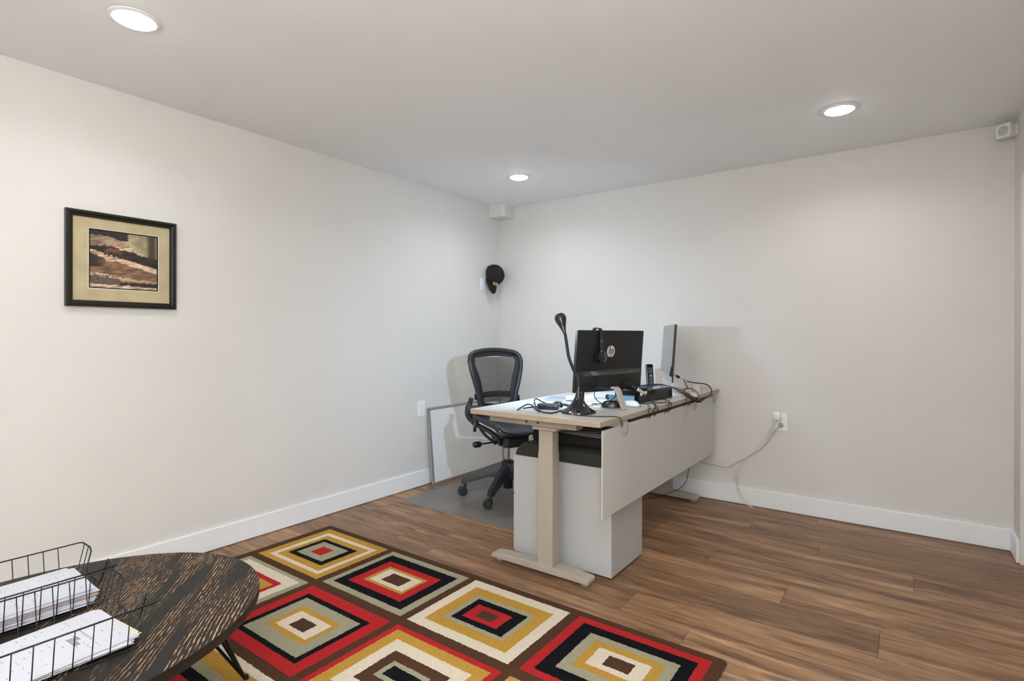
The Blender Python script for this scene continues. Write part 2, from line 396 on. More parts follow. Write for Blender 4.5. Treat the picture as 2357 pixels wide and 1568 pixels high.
# ------------------------------------------------------------------ rug
RC = {'gold': (190, 146, 62), 'cream': (224, 209, 186), 'black': (17, 18, 22), 'grey': (164, 158, 132), 'red': (182, 40, 42), 'brown': (84, 56, 40)}
def rugmat(n, c): return mat('rug_'+n, c, rough=.95, var=.16, scale=260, bump=.9, bscale=850, spec=.1)
RM = {k: rugmat(k, v) for k, v in RC.items()}
RORD = list(RC)
rug = thing('area_rug', 'brown area rug patterned with nested coloured rectangles', 'rug', (1.29, -2.57, 0))
RX0, RX1, RY0, RY1 = .203, 2.385, -3.275, -1.862
MB().prism(rrect(RX0, RY0, RX1, RY1, .012), .0, .0085).build('rug_base', RM['brown'], rug, world=True, bevel=.003)
bd = [(x, y, .0045) for x, y in rrect(RX0, RY0, RX1, RY1, .012)]
MB().tube(bd, .0048, 8, closed=True).build('bound_edge', mat('rug_binding', (70, 46, 32), rough=.9, var=.2, scale=400, bump=.6, bscale=900), rug, smooth=True, world=True)
jr = random.Random(21)
def jagged(x0, y0, x1, y1, amp=.0017, st=.006):
    pts = []
    def seg(ax, ay, bx, by):
        L_ = math.hypot(bx-ax, by-ay); n_ = max(2, int(L_/st))
        nx, ny = -(by-ay)/L_, (bx-ax)/L_
        for i in range(n_):
            t = i/n_; w = jr.uniform(-amp, amp) if 0 < i else 0
            pts.append((ax+(bx-ax)*t+nx*w, ay+(by-ay)*t+ny*w))
    seg(x0, y0, x1, y0); seg(x1, y0, x1, y1); seg(x1, y1, x0, y1); seg(x0, y1, x0, y0)
    return pts
def panel(rings):
    m_ = MB()
    for k, (c, x0, y0, x1, y1) in enumerate(rings):
        pg = jagged(x0, y0, x1, y1); z = .0088+.00035*k
        n_ = len(pg); vs = [(x, y, z) for x, y in pg]+[(x, y, .0060) for x, y in pg]
        m_.add(vs, [tuple(range(n_))]+[(i, i+n_, (i+1) % n_+n_, (i+1) % n_) for i in range(n_)], RORD.index(c))
    return m_.build('rug_panel', [RM[k] for k in RORD], rug, world=True)
def lr(*a): return [(c, l[0], l[1], q[0], q[1]) for c, l, q in a]
panel(lr(('gold', (.25, -2.314), (.738, -1.898)), ('cream', (.297, -2.283), (.699, -1.94)), ('gold', (.328, -2.259), (.672, -1.966)), ('black', (.358, -2.218), (.630, -2.006)), ('grey', (.390, -2.19), (.594, -2.032)), ('red', (.446, -2.15), (.53, -2.073))))
panel(lr(('grey', (.780, -2.312), (1.282, -1.900)), ('black', (.812, -2.278), (1.244, -1.936)), ('red', (.859, -2.235), (1.196, -1.990)), ('gold', (.907, -2.189), (1.152, -2.032)), ('cream', (.928, -2.173), (1.137, -2.050)), ('brown', (.977, -2.148), (1.092, -2.072))))
panel(lr(('cream', (1.320, -2.312), (1.803, -1.897)), ('gold', (1.367, -2.265), (1.757, -1.948)), ('grey', (1.418, -2.219), (1.708, -1.999)), ('black', (1.443, -2.197), (1.687, -2.024)), ('red', (1.473, -2.167), (1.640, -2.060)), ('brown', (1.517, -2.140), (1.599, -2.086))))
panel(lr(('red', (1.846, -2.309), (2.349, -1.894)), ('black', (1.884, -2.278), (2.314, -1.931)), ('grey', (1.937, -2.229), (2.270, -1.978)), ('gold', (1.975, -2.187), (2.233, -2.010)), ('cream', (2.007, -2.156), (2.199, -2.043)), ('brown', (2.057, -2.129), (2.150, -2.069))))
panel(lr(('grey', (.25, -2.775), (.742, -2.355)), ('cream', (.285, -2.748), (.709, -2.378)), ('red', (.338, -2.695), (.657, -2.431)), ('gold', (.362, -2.668), (.633, -2.459)), ('black', (.42, -2.615), (.575, -2.512)), ('grey', (.452, -2.59), (.542, -2.54))))
panel(lr(('red', (.782, -2.778), (1.283, -2.360)), ('black', (.833, -2.730), (1.229, -2.414)), ('grey', (.859, -2.709), (1.204, -2.440)), ('gold', (.910, -2.652), (1.155, -2.489)), ('cream', (.939, -2.628), (1.133, -2.515)), ('brown', (.993, -2.605), (1.083, -2.543))))
panel(lr(('red', (1.320, -2.778), (1.813, -2.357)), ('gold', (1.346, -2.753), (1.787, -2.382)), ('cream', (1.394, -2.708), (1.745, -2.427)), ('brown', (1.444, -2.658), (1.700, -2.479)), ('grey', (1.486, -2.614), (1.655, -2.522)), ('black', (1.507, -2.594), (1.634, -2.542))))
panel(lr(('gold', (1.846, -2.778), (2.349, -2.356)), ('cream', (1.89, -2.74), (2.305, -2.394)), ('red', (1.935, -2.70), (2.26, -2.434)), ('black', (1.985, -2.655), (2.21, -2.479)), ('grey', (2.03, -2.615), (2.165, -2.519))))
panel(lr(('gold', (.25, -3.24), (.742, -2.82)), ('black', (.29, -3.205), (.702, -2.855)), ('cream', (.34, -3.16), (.652, -2.90)), ('red', (.39, -3.115), (.602, -2.945)), ('grey', (.44, -3.07), (.552, -2.99))))
panel(lr(('cream', (.782, -3.24), (1.283, -2.818)), ('gold', (.815, -3.212), (1.25, -2.849)), ('grey', (.87, -3.155), (1.195, -2.906)), ('black', (.905, -3.12), (1.16, -2.94)), ('red', (.945, -3.08), (1.12, -2.98))))
panel(lr(('grey', (1.320, -3.24), (1.813, -2.818)), ('red', (1.36, -3.205), (1.773, -2.853)), ('cream', (1.41, -3.16), (1.723, -2.898)), ('black', (1.46, -3.11), (1.673, -2.948)), ('gold', (1.51, -3.07), (1.623, -2.988))))
panel(lr(('black', (1.846, -3.24), (2.349, -2.818)), ('gold', (1.89, -3.20), (2.305, -2.858)), ('cream', (1.94, -3.155), (2.255, -2.903)), ('red', (1.99, -3.11), (2.205, -2.948)), ('brown', (2.04, -3.07), (2.155, -2.988))))

# ------------------------------------------------------------------ chair mat
def vinyl():
    m = bpy.data.materials.new('vinyl_mat'); m.use_nodes = True; nt = m.node_tree; N = nt.nodes; L = nt.links
    b = N['Principled BSDF']; b.inputs['Base Color'].default_value = (*lin((142, 134, 128)), 1); b.inputs['Roughness'].default_value = .38
    nz = N.new('ShaderNodeTexNoise'); nz.inputs['Scale'].default_value = 7; nz.inputs['Detail'].default_value = 4
    rp = N.new('ShaderNodeMapRange'); rp.inputs[3].default_value = .28; rp.inputs[4].default_value = .5; L.new(nz.outputs[0], rp.inputs[0]); L.new(rp.outputs[0], b.inputs['Roughness'])
    t = N.new('ShaderNodeBsdfTransparent'); t.inputs['Color'].default_value = (.86, .84, .84, 1)
    mx = N.new('ShaderNodeMixShader'); mx.inputs[0].default_value = .22; L.new(b.outputs[0], mx.inputs[1]); L.new(t.outputs[0], mx.inputs[2])
    L.new(mx.outputs[0], N['Material Output'].inputs['Surface']); return m
cm = MB().prism(rrect(.150, -1.287, 1.205, -.09, .03), .0, .0028).build('chair_mat', vinyl(), None, bevel=.0008)
tag(cm, 'translucent grey vinyl floor mat under the office chair', 'floor mat')

# ------------------------------------------------------------------ office chair (local +X forward)
M_BLK = mat('chair_black', (34, 35, 38), rough=.42, var=.05, scale=60, bump=.05)
M_BLK2 = mat('chair_graphite', (46, 47, 50), rough=.38, var=.05, scale=60)
M_MESH = mat('chair_mesh', (38, 37, 36), rough=.7, var=.2, scale=200)
M_CHR = mat('chrome', (190, 190, 190), rough=.18, metal=1.0)
CH_X, CH_Y, CH_A = .664, -.772, -24
MZ = .0028
ch = thing('office_chair', 'black mesh-backed swivel office chair on a five-star base', 'chair', (CH_X, CH_Y, MZ), R(CH_A))
base = thing('x', 'x', 'x'); bpy.data.objects.remove(base)
bs = MB().lathe([(.030, .055), (.032, .06), (.034, .16), (.052, .165), (.056, .19), (.048, .23), (.034, .245), (.030, .247)], 24)
bs.build('hub', M_BLK, ch, smooth='auto')
MB().lathe([(.014, .24), (.014, .37)], 20).build('gas_cylinder', M_CHR, ch, smooth='auto')
for k in range(5):
    a = R(213+72*k-CH_A)
    d = Vector((math.cos(a), math.sin(a), 0)); s_ = Vector((-d.y, d.x, 0))
    arm = MB(); vs = []; st = [(.03, .036, .235, .125), (.12, .030, .205, .135), (.20, .026, .165, .112), (.27, .024, .135, .092), (.305, .023, .122, .078), (.318, .016, .112, .080)]
    for (t, hw, zt, zb) in st:
        c_ = d*t
        for (ss, zz) in ((-1, zb), (-1.0, zb+(zt-zb)*.55), (-.55, zt), (.55, zt), (1.0, zb+(zt-zb)*.55), (1, zb)):
            vs.append(c_+s_*(hw*ss)+Vector((0, 0, zz)))
    n = 6; fs = []
    for i in range(len(st)-1):
        for j in range(n): fs.append((i*n+j, i*n+(j+1) % n, (i+1)*n+(j+1) % n, (i+1)*n+j))
    fs += [tuple(range(n-1, -1, -1)), tuple((len(st)-1)*n+j for j in range(n))]
    ao = arm.add(vs, fs).build('base_arm', M_BLK2, ch, smooth='auto')
    cb_ = MB().lathe([(.008, .05), (.008, .08)], 12, M=Matrix.Translation(d*.295))
    cpos = d*.295
    swa = a+R((20, -75, 40, 120, -30)[k]); sd_ = Vector((math.cos(swa), math.sin(swa), 0)); ax = Vector((-sd_.y, sd_.x, 0))
    ctr = cpos+sd_*.018+Vector((0, 0, .030))
    Mw = Matrix.Translation(ctr) @ Matrix(((sd_.x, ax.x, 0, 0), (sd_.y, ax.y, 0, 0), (0, 0, 1, 0), (0, 0, 0, 1)))
    cb_.lathe([(.0055, -.013), (.024, -.012), (.024, .012), (.0055, .013)], 18, M=Mw @ Matrix.Translation((0, 0, .006)) @ Matrix.Rotation(R(90), 4, 'X'))
    co = cb_.build('caster', M_BLK, ch, smooth='auto')
    for ww in (-1, 1):
        MB().lathe([(.010, -.007), (.026, -.0075), (.030, -.004), (.030, .004), (.026, .0075), (.010, .007)], 24, M=Mw @ Matrix.Translation((0, ww*.019, 0)) @ Matrix.Rotation(R(90), 4, 'X')).build('wheel', M_BLK, co, smooth='auto')
# tilt mechanism
MB().box((-.10, -.085, .355), (.15, .085, .425), bev=.02).box((-.05, -.05, .338), (.06, .05, .36), bev=.01).build('tilt_housing', M_BLK, ch, smooth='auto')
lv = MB().tube([(.03, -.08, .385), (.03, -.20, .381), (.03, -.225, .380)], .0055, 10).build('tilt_lever', M_BLK, ch, smooth='auto')
MB().lathe([(.006, 0), (.017, .004), (.020, .014), (.020, .045), (.016, .055), (.006, .060)], 20, M=Matrix.Translation((.03, -.222, .380)) @ Matrix.Rotation(R(90), 4, 'X')).build('lever_knob', mat('lever_glossy', (22, 26, 36), rough=.2), lv, smooth='auto')
for s_ in (-1, 1):
    MB().tube(smoothpath([(-.145, s_*.205, .535), (-.11, s_*.215, .505), (-.04, s_*.205, .490), (.03, s_*.155, .455), (.065, s_*.105, .405), (.04, s_*.085, .370)], 6), .017, 10, flat=(1, .8)).build('kinetic_arm', M_BLK2, ch, smooth=True)
    MB().tube(smoothpath([(-.05, s_*.202, .488), (-.03, s_*.155, .42), (.0, s_*.09, .362)], 5), .0095, 8).build('brace', M_BLK2, ch, smooth=True)
    # yoke joining backrest and seat, with round pivot and small lever
    yk = MB().tube(smoothpath([(-.195, s_*.185, .66), (-.20, s_*.200, .60), (-.185, s_*.212, .555), (-.145, s_*.212, .525), (-.08, s_*.212, .505)], 6), [.017]*6+[.026]*14+[.022]*5, 10).build('back_yoke', M_BLK, ch, smooth=True)
    MB().lathe([(.004, -.012), (.026, -.012), (.028, -.006), (.028, .006), (.026, .012), (.004, .012)], 20, M=Matrix.Translation((-.04, s_*.222, .535)) @ Matrix.Rotation(R(90), 4, 'X')).build('pivot_disc', M_BLK2, yk, smooth='auto')
    MB().tube([(-.04, s_*.232, .535), (-.03, s_*.236, .495), (-.033, s_*.238, .455)], .011, 8).build('side_lever', M_BLK2, yk, smooth=True)
    # armrest
    ar = MB().tube(smoothpath([(-.15, s_*.19, .585), (-.155, s_*.215, .57), (-.145, s_*.225, .58), (-.10, s_*.222, .600)], 6), .017, 10).build('armrest_post', M_BLK, ch, smooth=True)
    MB().prism(rrect(-.13, s_*.222-.036, .09, s_*.222+.036, .034, 6), .598, .620).build('armrest_pad', M_BLK2, ch, smooth='auto', bevel=.008)
    MB().box((-.185, s_*.212-.022, .535), (-.135, s_*.212+.022, .588), bev=.014).build('arm_pivot', M_BLK2, ch, smooth='auto')
# seat
def seat_pt(x, y):
    hw = .255*(1-.18*max(0, (-x-.02)/.22)**2)
    z = .540+.022*(abs(y)/.25)**3 - .02*max(0, x-.02)/.2 + .05*max(0, -x-.08)/.14*.6
    if x > .2: z -= ((x-.2)/.10)**2*.030
    return z
def seat_outline(k=1.0):
    pts = []
    for w in range(48):
        t = 2*math.pi*w/48; c, s = math.cos(t), math.sin(t); e_ = .42
        x = .09+.215*k*math.copysign(abs(c)**e_, c); y = .225*k*math.copysign(abs(s)**e_, s)
        if x < 0: y *= 1-.16*(-x/.21)**2
        pts.append(Vector((x, y, seat_pt(x, y))))
    return pts
MB().tube(seat_outline(), .012, 8, closed=True, flat=(1.1, 1.0)).build('seat_frame', M_BLK2, ch, smooth=True)
sm_ = MB(); rings_ = [seat_outline(k) for k in (1, .8, .55, .28, .02)]; vs = [p for q in rings_ for p in q]
vs = [Vector((p.x, p.y, seat_pt(p.x, p.y)-(.012 if i >= 48 else 0)*(1 if i < 96 else 1.8))) for i, p in enumerate(vs)]
fs = [(i*48+j, i*48+(j+1) % 48, (i+1)*48+(j+1) % 48, (i+1)*48+j) for i in range(4) for j in range(48)]+[tuple(4*48+j for j in range(48))]
so = sm_.add(vs, fs).build('seat', mat('seat_mesh', (44, 46, 52), rough=.45, var=.15, scale=300), ch, smooth=True)
sq = so.modifiers.new('thick', 'SOLIDIFY'); sq.thickness = .004
for s_ in (-1, 1):   # deep side rails under the seat frame
    rl = []
    for i in range(13):
        x = -.11+.385*i/12; y = s_*.227*(1-(.16*(-x/.21)**2 if x < 0 else 0)); rl.append((x, y, seat_pt(x, y)-.010))
    MB().tube(rl, [.010+.008*math.sin(math.pi*min(1, max(0, 1-i/12))) for i in range(13)], 8, flat=(.55, 1.25)).build('side_rail', M_BLK, ch, smooth=True)
# backrest
BZ0, BZ1 = .575, .990
def back_hw(t):      # half width against height 0..1
    pts = [(0, .136), (.12, .142), (.3, .156), (.5, .180), (.7, .201), (.82, .207), (.9, .200), (.96, .176), (.99, .13), (1.0, .09)]
    for (a, b_), (c, d_) in zip(pts, pts[1:]):
        if t <= c: return b_+(d_-b_)*(t-a)/(c-a)
    return .09
def back_x(t, y): return -.168-.062*t+.030*math.sin(math.pi*t)*.6+.75*y*y
def back_p(y, t, dx=0): return Vector((back_x(t, y)+dx, y, BZ0+(BZ1-BZ0)*t))
outl = []
NT = 40
for i in range(NT+1): t = i/NT; outl.append((back_hw(t), t))
for k in range(1, 8): outl.append((.09-.18*k/8, 1.0+.012*math.sin(math.pi*k/8)))
for i in range(NT, -1, -1): t = i/NT; outl.append((-back_hw(t), t))
for k in range(1, 8): outl.append((-.136+.272*k/8, -.012*math.sin(math.pi*k/8)))
op = smoothpath([back_p(y, t) for y, t in outl]+[back_p(*outl[0])], 1)[:-1]
MB().tube(op, .0155, 10, closed=True, flat=(.95, 1.0)).build('back_frame', M_BLK2, ch, smooth=True)
def inner_hw(t):
    if t < .10 or t > .905: return 0
    pts = [(.10, .085), (.16, .105), (.35, .114), (.55, .130), (.75, .160), (.84, .164), (.885, .155), (.925, .125)]
    for (a, b_), (c, d_) in zip(pts, pts[1:]):
        if t <= c: return b_+(d_-b_)*(t-a)/(c-a)
    return .1
bandm = MB(); NS = 44
for s_ in (-1, 1):
    vs = []; fs = []
    for i in range(NS+1):
        t = i/NS; o_ = back_hw(t); n_ = inner_hw(t)
        for k in range(4): vs.append(back_p(s_*(n_+(o_-n_)*k/3), t))
    for i in range(NS):
        for k in range(3): q = i*4+k; fs.append((q, q+1, q+5, q+4))
    bandm.add(vs, fs)
bo = bandm.build('back_border', mat('back_border_black', (26, 27, 30), rough=.6, var=.1, scale=200), ch, smooth=True)
bw = bmesh.new(); bw.from_mesh(bo.data); bmesh.ops.remove_doubles(bw, verts=bw.verts[:], dist=.0004); bmesh.ops.recalc_face_normals(bw, faces=bw.faces[:]); bw.to_mesh(bo.data); bw.free()
q = bo.modifiers.new('thick', 'SOLIDIFY'); q.thickness = .004
strip = MB(); pitch = .0058; wdt = .0037
for k in range(-30, 31):
    yc = k*pitch; ts = [.09+.825*i/28 for i in range(29)]; ok = [t for t in ts if inner_hw(t) > abs(yc)-.004]
    if len(ok) < 3: continue
    vs = []; fs = []
    for t in ok: vs += [back_p(yc-wdt/2, t), back_p(yc+wdt/2, t)]
    for i in range(len(ok)-1): fs.append((2*i, 2*i+1, 2*i+3, 2*i+2))
    strip.add(vs, fs)
so_ = strip.build('back_mesh', M_MESH, ch); so_['kind'] = 'stuff'
MB().tube([back_p(y, .22+.03*math.cos(y*9), -.03) for y in [-.165+.33*i/16 for i in range(17)]], .016, 8, flat=(.4, 1.4)).build('lumbar_pad', M_BLK, ch, smooth=True)

# ------------------------------------------------------------------ whiteboard leaning on the left wall
wb = thing('whiteboard', 'framed whiteboard standing on the floor, leaning against the wall', 'whiteboard', (.075, -.46, 0))
M_ALU = mat('brushed_aluminium', (178, 175, 170), rough=.38, metal=.7)
lean = math.atan2(.052, .565); Lh = math.hypot(.052, .565)
Mwb = Matrix.Rotation(-lean, 4, 'Y')
y0, y1, w_ = -.435, .435, .020
Mw = Mwb
MB().box((-.012, y0+.004, .004), (-.004, y1-.004, Lh-.004), M=Mw).build('writing_surface', mat('whiteboard_enamel', (232, 230, 226), rough=.25, var=.02, scale=5), wb)
for nm, a, b_ in (('frame_rail', (-.016, y0, 0), (0, y1, w_)), ('frame_rail', (-.016, y0, Lh-w_), (0, y1, Lh)), ('frame_stile', (-.016, y0, w_), (0, y0+w_, Lh-w_)), ('frame_stile', (-.016, y1-w_, w_), (0, y1, Lh-w_))):
    MB().box(a, b_, M=Mw).build(nm, M_ALU, wb, bevel=.003)

# ------------------------------------------------------------------ framed print
pf = thing('framed_picture', 'black framed wildlife print with tan mat hanging on the wall', 'picture', (0, -2.8125, 1.431))
PW, PHt = .427, .413
M_PF = mat('frame_black', (16, 15, 14), rough=.32, var=.1, scale=40)
prof = [(0, .0), (0, .020), (.006, .026), (.012, .026), (.016, .021), (.023, .019), (.027, .012), (.027, 0)]  # (inset, depth)
corners = [(-PW/2, -PHt/2, 1, 1), (PW/2, -PHt/2, -1, 1), (PW/2, PHt/2, -1, -1), (-PW/2, PHt/2, 1, -1)]
for c in range(4):
    A, B = corners[c], corners[(c+1) % 4]; n = len(prof)
    vs = [(d_+.001, A[0]+A[2]*i_, A[1]+A[3]*i_) for i_, d_ in prof]+[(d_+.001, B[0]+B[2]*i_, B[1]+B[3]*i_) for i_, d_ in prof]
    MB().add(vs, [tuple(range(n)), tuple(range(2*n-1, n-1, -1))]+[(i, i+n, (i+1) % n+n, (i+1) % n) for i in range(n)]).build('frame_side', M_PF, pf)
def frame_poly(x0, x1, y0, y1, ix0, ix1, iy0, iy1, d):
    vs = [(d, x0, y0), (d, x1, y0), (d, x1, y1), (d, x0, y1), (d, ix0, iy0), (d, ix1, iy0), (d, ix1, iy1), (d, ix0, iy1)]
    vs += [(d-.002, v[1], v[2]) for v in vs]
    return vs, [(0, 1, 5, 4), (1, 2, 6, 5), (2, 3, 7, 6), (3, 0, 4, 7), (4, 5, 13, 12), (5, 6, 14, 13), (6, 7, 15, 14), (7, 4, 12, 15)]
a_, b_ = PW/2-.024, PHt/2-.024
IX0, IX1, IY0, IY1 = -.133, .142, -.128, .137
MB().add(*frame_poly(-a_, a_, -b_, b_, IX0, IX1, IY0, IY1, .0095)).build('mat_board', mat('mat_tan', (186, 172, 136), rough=.9, var=.10, scale=14), pf)
MB().add(*frame_poly(IX0, IX1, IY0, IY1, IX0+.003, IX1-.003, IY0+.003, IY1-.003, .0085)).build('mat_bevel', mat('mat_bevel_white', (226, 218, 204), rough=.8), pf)
MB().add(*frame_poly(IX0+.003, IX1-.003, IY0+.003, IY1-.003, IX0+.008, IX1-.008, IY0+.008, IY1-.008, .0075)).build('inner_mat', M_PF, pf)
# the print itself: a painted landscape as vertex colours on a fine grid
def fbm(x, y, s=0.0, o=4): return mnoise.fractal(Vector((x, y, s)), 1.0, 2.0, o)
def mixc(a, b, t): t = max(0, min(1, t)); return tuple(a[i]+(b[i]-a[i])*t for i in range(3))
def sst(e0, e1, x): t = max(0, min(1, (x-e0)/(e1-e0))); return t*t*(3-2*t)
def in_poly(px, py, poly):
    c = False; j = len(poly)-1
    for i in range(len(poly)):
        if (poly[i][1] > py) != (poly[j][1] > py) and px < (poly[j][0]-poly[i][0])*(py-poly[i][1])/(poly[j][1]-poly[i][1])+poly[i][0]: c = not c
        j = i
    return c
bear = [(.20, .605), (.215, .66), (.255, .695), (.31, .705), (.355, .69), (.385, .700), (.42, .69), (.45, .655), (.485, .640), (.487, .618), (.46, .605), (.452, .58), (.450, .535), (.415, .535), (.405, .575), (.365, .58), (.36, .545), (.325, .55), (.33, .585), (.285, .59), (.28, .56), (.255, .565), (.25, .60), (.228, .59), (.222, .575), (.20, .58)]
def paint(uu, vv):
    n1 = fbm(uu*6, vv*9, 1); n2 = fbm(uu*22, vv*40, 2); n3 = fbm(uu*5+vv*4, vv*26-uu*6, 5)
    c = mixc((140, 130, 100), (182, 168, 130), .5+n1)                                 # misty wood
    if uu > .80: c = mixc(c, (70, 60, 44), sst(.0, .3, abs(fbm(uu*16, .3, 9))+.05)*sst(.80, .9, uu))
    if vv > .90-.10*uu+.03*n2 and uu < .55+.05*n2: c = mixc((30, 26, 22), (70, 56, 44), .4+n2)
    if uu < .52 and vv > .86: c = mixc((28, 24, 20), (58, 48, 38), .4+n2)
    ridge = .90-.04*n1 if uu < .3 else .90-.50*((uu-.3)/.7)**1.3+.02*n1               # pale rock shoulder
    if vv < ridge:
        c = mixc((222, 196, 166), (150, 118, 92), .42+n3*1.5)
        c = mixc(c, (88, 66, 52), sst(.55, .05, uu)*.55)
    cliff = .745-.02*n1-.22*max(0, uu-.25)                                               # dark cliff behind the bear
    if vv < cliff+.03*n2: c = mixc((66, 50, 42), (28, 23, 21), .5+1.1*n3)
    ledge = .66-.26*uu+.008*n2
    if vv < ledge: c = mixc((226, 198, 166), (158, 120, 92), .38+n3*1.4)
    slope = ledge-.085-.05*n1
    if vv < slope: c = mixc(mixc((150, 112, 80), (104, 76, 56), .5+1.3*n3), (120, 92, 84), sst(.4, 1, uu)*.5)
    if vv < slope and uu < .32 and vv > .36: c = mixc((44, 36, 30), c, sst(.0, .33, uu+.1*n1))
    pool = .24-.10*uu+.03*n1
    if vv < pool: c = mixc((112, 92, 78), (88, 70, 60), .5+n2)
    if abs(vv-(.245-.12*uu)) < .028 and uu < .62: c = mixc((214, 192, 158), (60, 48, 38), .4+n2*1.4)
    lt = .19-.02*uu+.02*n1                                                              # fallen log
    if uu > .43 and vv < lt and vv > .055: c = mixc((40, 30, 24), (190, 156, 120), sst(.09, .16, vv+.02*n2))
    if vv < .075-.03*uu+.02*n1: c = mixc((226, 204, 176), (156, 128, 102), .4+n3*1.3)
    if in_poly(uu, vv, bear): c = mixc((50, 34, 25), (132, 88, 56), sst(.57, .71, vv)+.5*n2)
    return c
g = MB(); NX, NY = 150, 140; vs = []; cols = []
for j in range(NY+1):
    for i in range(NX+1):
        uu, vv = i/NX, j/NY
        vs.append((.0060, IX0+.006+(IX1-IX0-.012)*uu, IY0+.006+(IY1-IY0-.012)*vv)); cols.append((*lin(tuple(max(0, min(255, q)) for q in paint(uu, vv))), 1))
fs = [(j*(NX+1)+i, j*(NX+1)+i+1, (j+1)*(NX+1)+i+1, (j+1)*(NX+1)+i) for j in range(NY) for i in range(NX)]
po = g.add(vs, fs).build('print', MATS['frame_black'], pf)
ca = po.data.color_attributes.new('paint', 'FLOAT_COLOR', 'POINT')
for i, c in enumerate(cols): ca.data[i].color = c
pm_ = bpy.data.materials.new('art_print'); pm_.use_nodes = True
at_ = pm_.node_tree.nodes.new('ShaderNodeVertexColor'); at_.layer_name = 'paint'
pm_.node_tree.links.new(at_.outputs[0], pm_.node_tree.nodes['Principled BSDF'].inputs['Base Color']); pm_.node_tree.nodes['Principled BSDF'].inputs['Roughness'].default_value = .5
po.data.materials[0] = pm_
MB().box((.0005, -a_, -b_), (.0055, a_, b_)).build('backing_board', mat('backing_card', (90, 76, 60), rough=.9), pf)

# ------------------------------------------------------------------ wall plates and outlets
M_PLATE = mat('plate_white', (245, 245, 244), rough=.35, var=.01)
M_SLOT = mat('slot_dark', (60, 56, 52), rough=.6)
def outlet(name, label, loc, rot):
    t = thing(name, label, 'outlet', loc, rot)      # local +X out of the wall, Y along wall
    MB().box((0, -.035, -.0575), (.005, .035, .0575)).build('cover_plate', M_PLATE, t, bevel=.002)
    for z in (-.0195, .0195):
        rc = MB().prism(rrect(-.0165, -.0135, .0165, .0135, .006), 0, .003, M=Matrix.Translation((.0048, 0, z)) @ Matrix(((0, 0, 1, 0), (1, 0, 0, 0), (0, 1, 0, 0), (0, 0, 0, 1)))).build('receptacle', M_PLATE, t, smooth='auto')
        for dy in (-.006, .006): MB().box((.0075, dy-.001, z-.001), (.0082, dy+.001, z+.007)).build('slot', M_SLOT, rc)
        MB().lathe([(.0022, 0), (.0022, .0006)], 12, M=Matrix.Translation((.0076, 0, z-.007)) @ Matrix.Rotation(R(90), 4, 'Y')).build('ground_hole', M_SLOT, rc)
    MB().lathe([(.003, 0), (.003, .0008), (.001, .0012)], 12, M=Matrix.Translation((.005, 0, 0)) @ Matrix.Rotation(R(90), 4, 'Y')).build('screw', M_TRIMRING, t, smooth='auto')
    return t
outlet('wall_outlet', 'white duplex wall outlet beside the leaning whiteboard', (0, -.944, .5635), 0)
outlet('wall_outlet', 'white wall outlet with a charger and cord plugged in', (2.234, 0, .5615), R(-90))
sp = thing('blank_plate', 'blank white wall plate on the wall beside the hanging cap', 'wall plate', (0, -.238, 1.53))
MB().box((0, -.033, -.0525), (.005, .033, .0525)).build('cover_plate', M_PLATE, sp, bevel=.002)
MB().box((.005, -.016, -.032), (.0075, .016, .032)).build('rocker', M_PLATE, sp, bevel=.001)
# charger brick in the upper receptacle
cg = thing('phone_charger', 'white cube charger plugged into the back wall outlet', 'charger', (2.215, -.0085, .598))
MB().box((-.019, -.045, -.024), (.019, 0, .028), bev=.004).build('charger_body', mat('charger_white', (240, 239, 236), rough=.25), cg, smooth='auto')
MB().box((-.006, -.030, -.0265), (.006, -.022, -.0238)).build('usb_port', M_SLOT, cg)
def cable(name, label, pts, rad, m_, sub=7, n=7, cat='cable', group=None):
    return tag(MB().tube(smoothpath(pts, sub), rad, n).build(name, m_, None, smooth=True), label, cat, group)
M_CW = mat('cable_white', (226, 222, 212), rough=.45)
M_CB = mat('cable_black', (22, 22, 24), rough=.4)
cable('charging_cable', 'thin white charging cable dangling from charger to the floor', [(2.214, -.035, .571), (2.195, -.045, .545), (2.165, -.04, .49), (2.11, -.04, .40), (2.04, -.045, .31), (1.99, -.055, .235), (1.985, -.05, .17), (1.985, -.04, .10), (2.02, -.04, .03), (2.06, -.045, .004), (2.085, -.05, .0035), (2.07, -.045, .006), (2.03, -.06, .05), (1.995, -.07, .12), (1.985, -.09, .19), (1.96, -.10, .225), (1.90, -.10, .255), (1.80, -.10, .268), (1.70, -.10, .275)], .0023, M_CW)
pl_ = thing('power_plug', 'grey power plug with pale cord in the outlet lower socket', 'plug', (2.234, -.009, .542))
MB().lathe([(.014, 0), (.015, .006), (.012, .016), (.006, .024)], 16, M=Matrix.Rotation(R(90), 4, 'X')).build('plug_head', mat('plug_grey', (170, 160, 146), rough=.5), pl_, smooth='auto')
cord = [(2.234, -.032, .540), (2.215, -.05, .525), (2.19, -.05, .485), (2.16, -.05, .43), (2.12, -.05, .38), (2.05, -.05, .325), (1.98, -.055, .275), (1.93, -.06, .243), (1.90, -.06, .238), (1.85, -.07, .248), (1.78, -.08, .252), (1.72, -.09, .27), (1.64, -.12, .33), (1.60, -.14, .42)]
co_ = MB().tube(smoothpath(cord, 7), .0033, 8).build('cord', mat('cord_beige', (190, 182, 168), rough=.5), pl_, smooth=True, world=True)
cable('floor_cable', 'thin dark cable hanging under the desk by the far leg', [(1.66, -.17, .66), (1.70, -.18, .40), (1.71, -.19, .20), (1.68, -.22, .11), (1.60, -.27, .06), (1.50, -.34, .025), (1.40, -.40, .012)], .0022, M_CB)

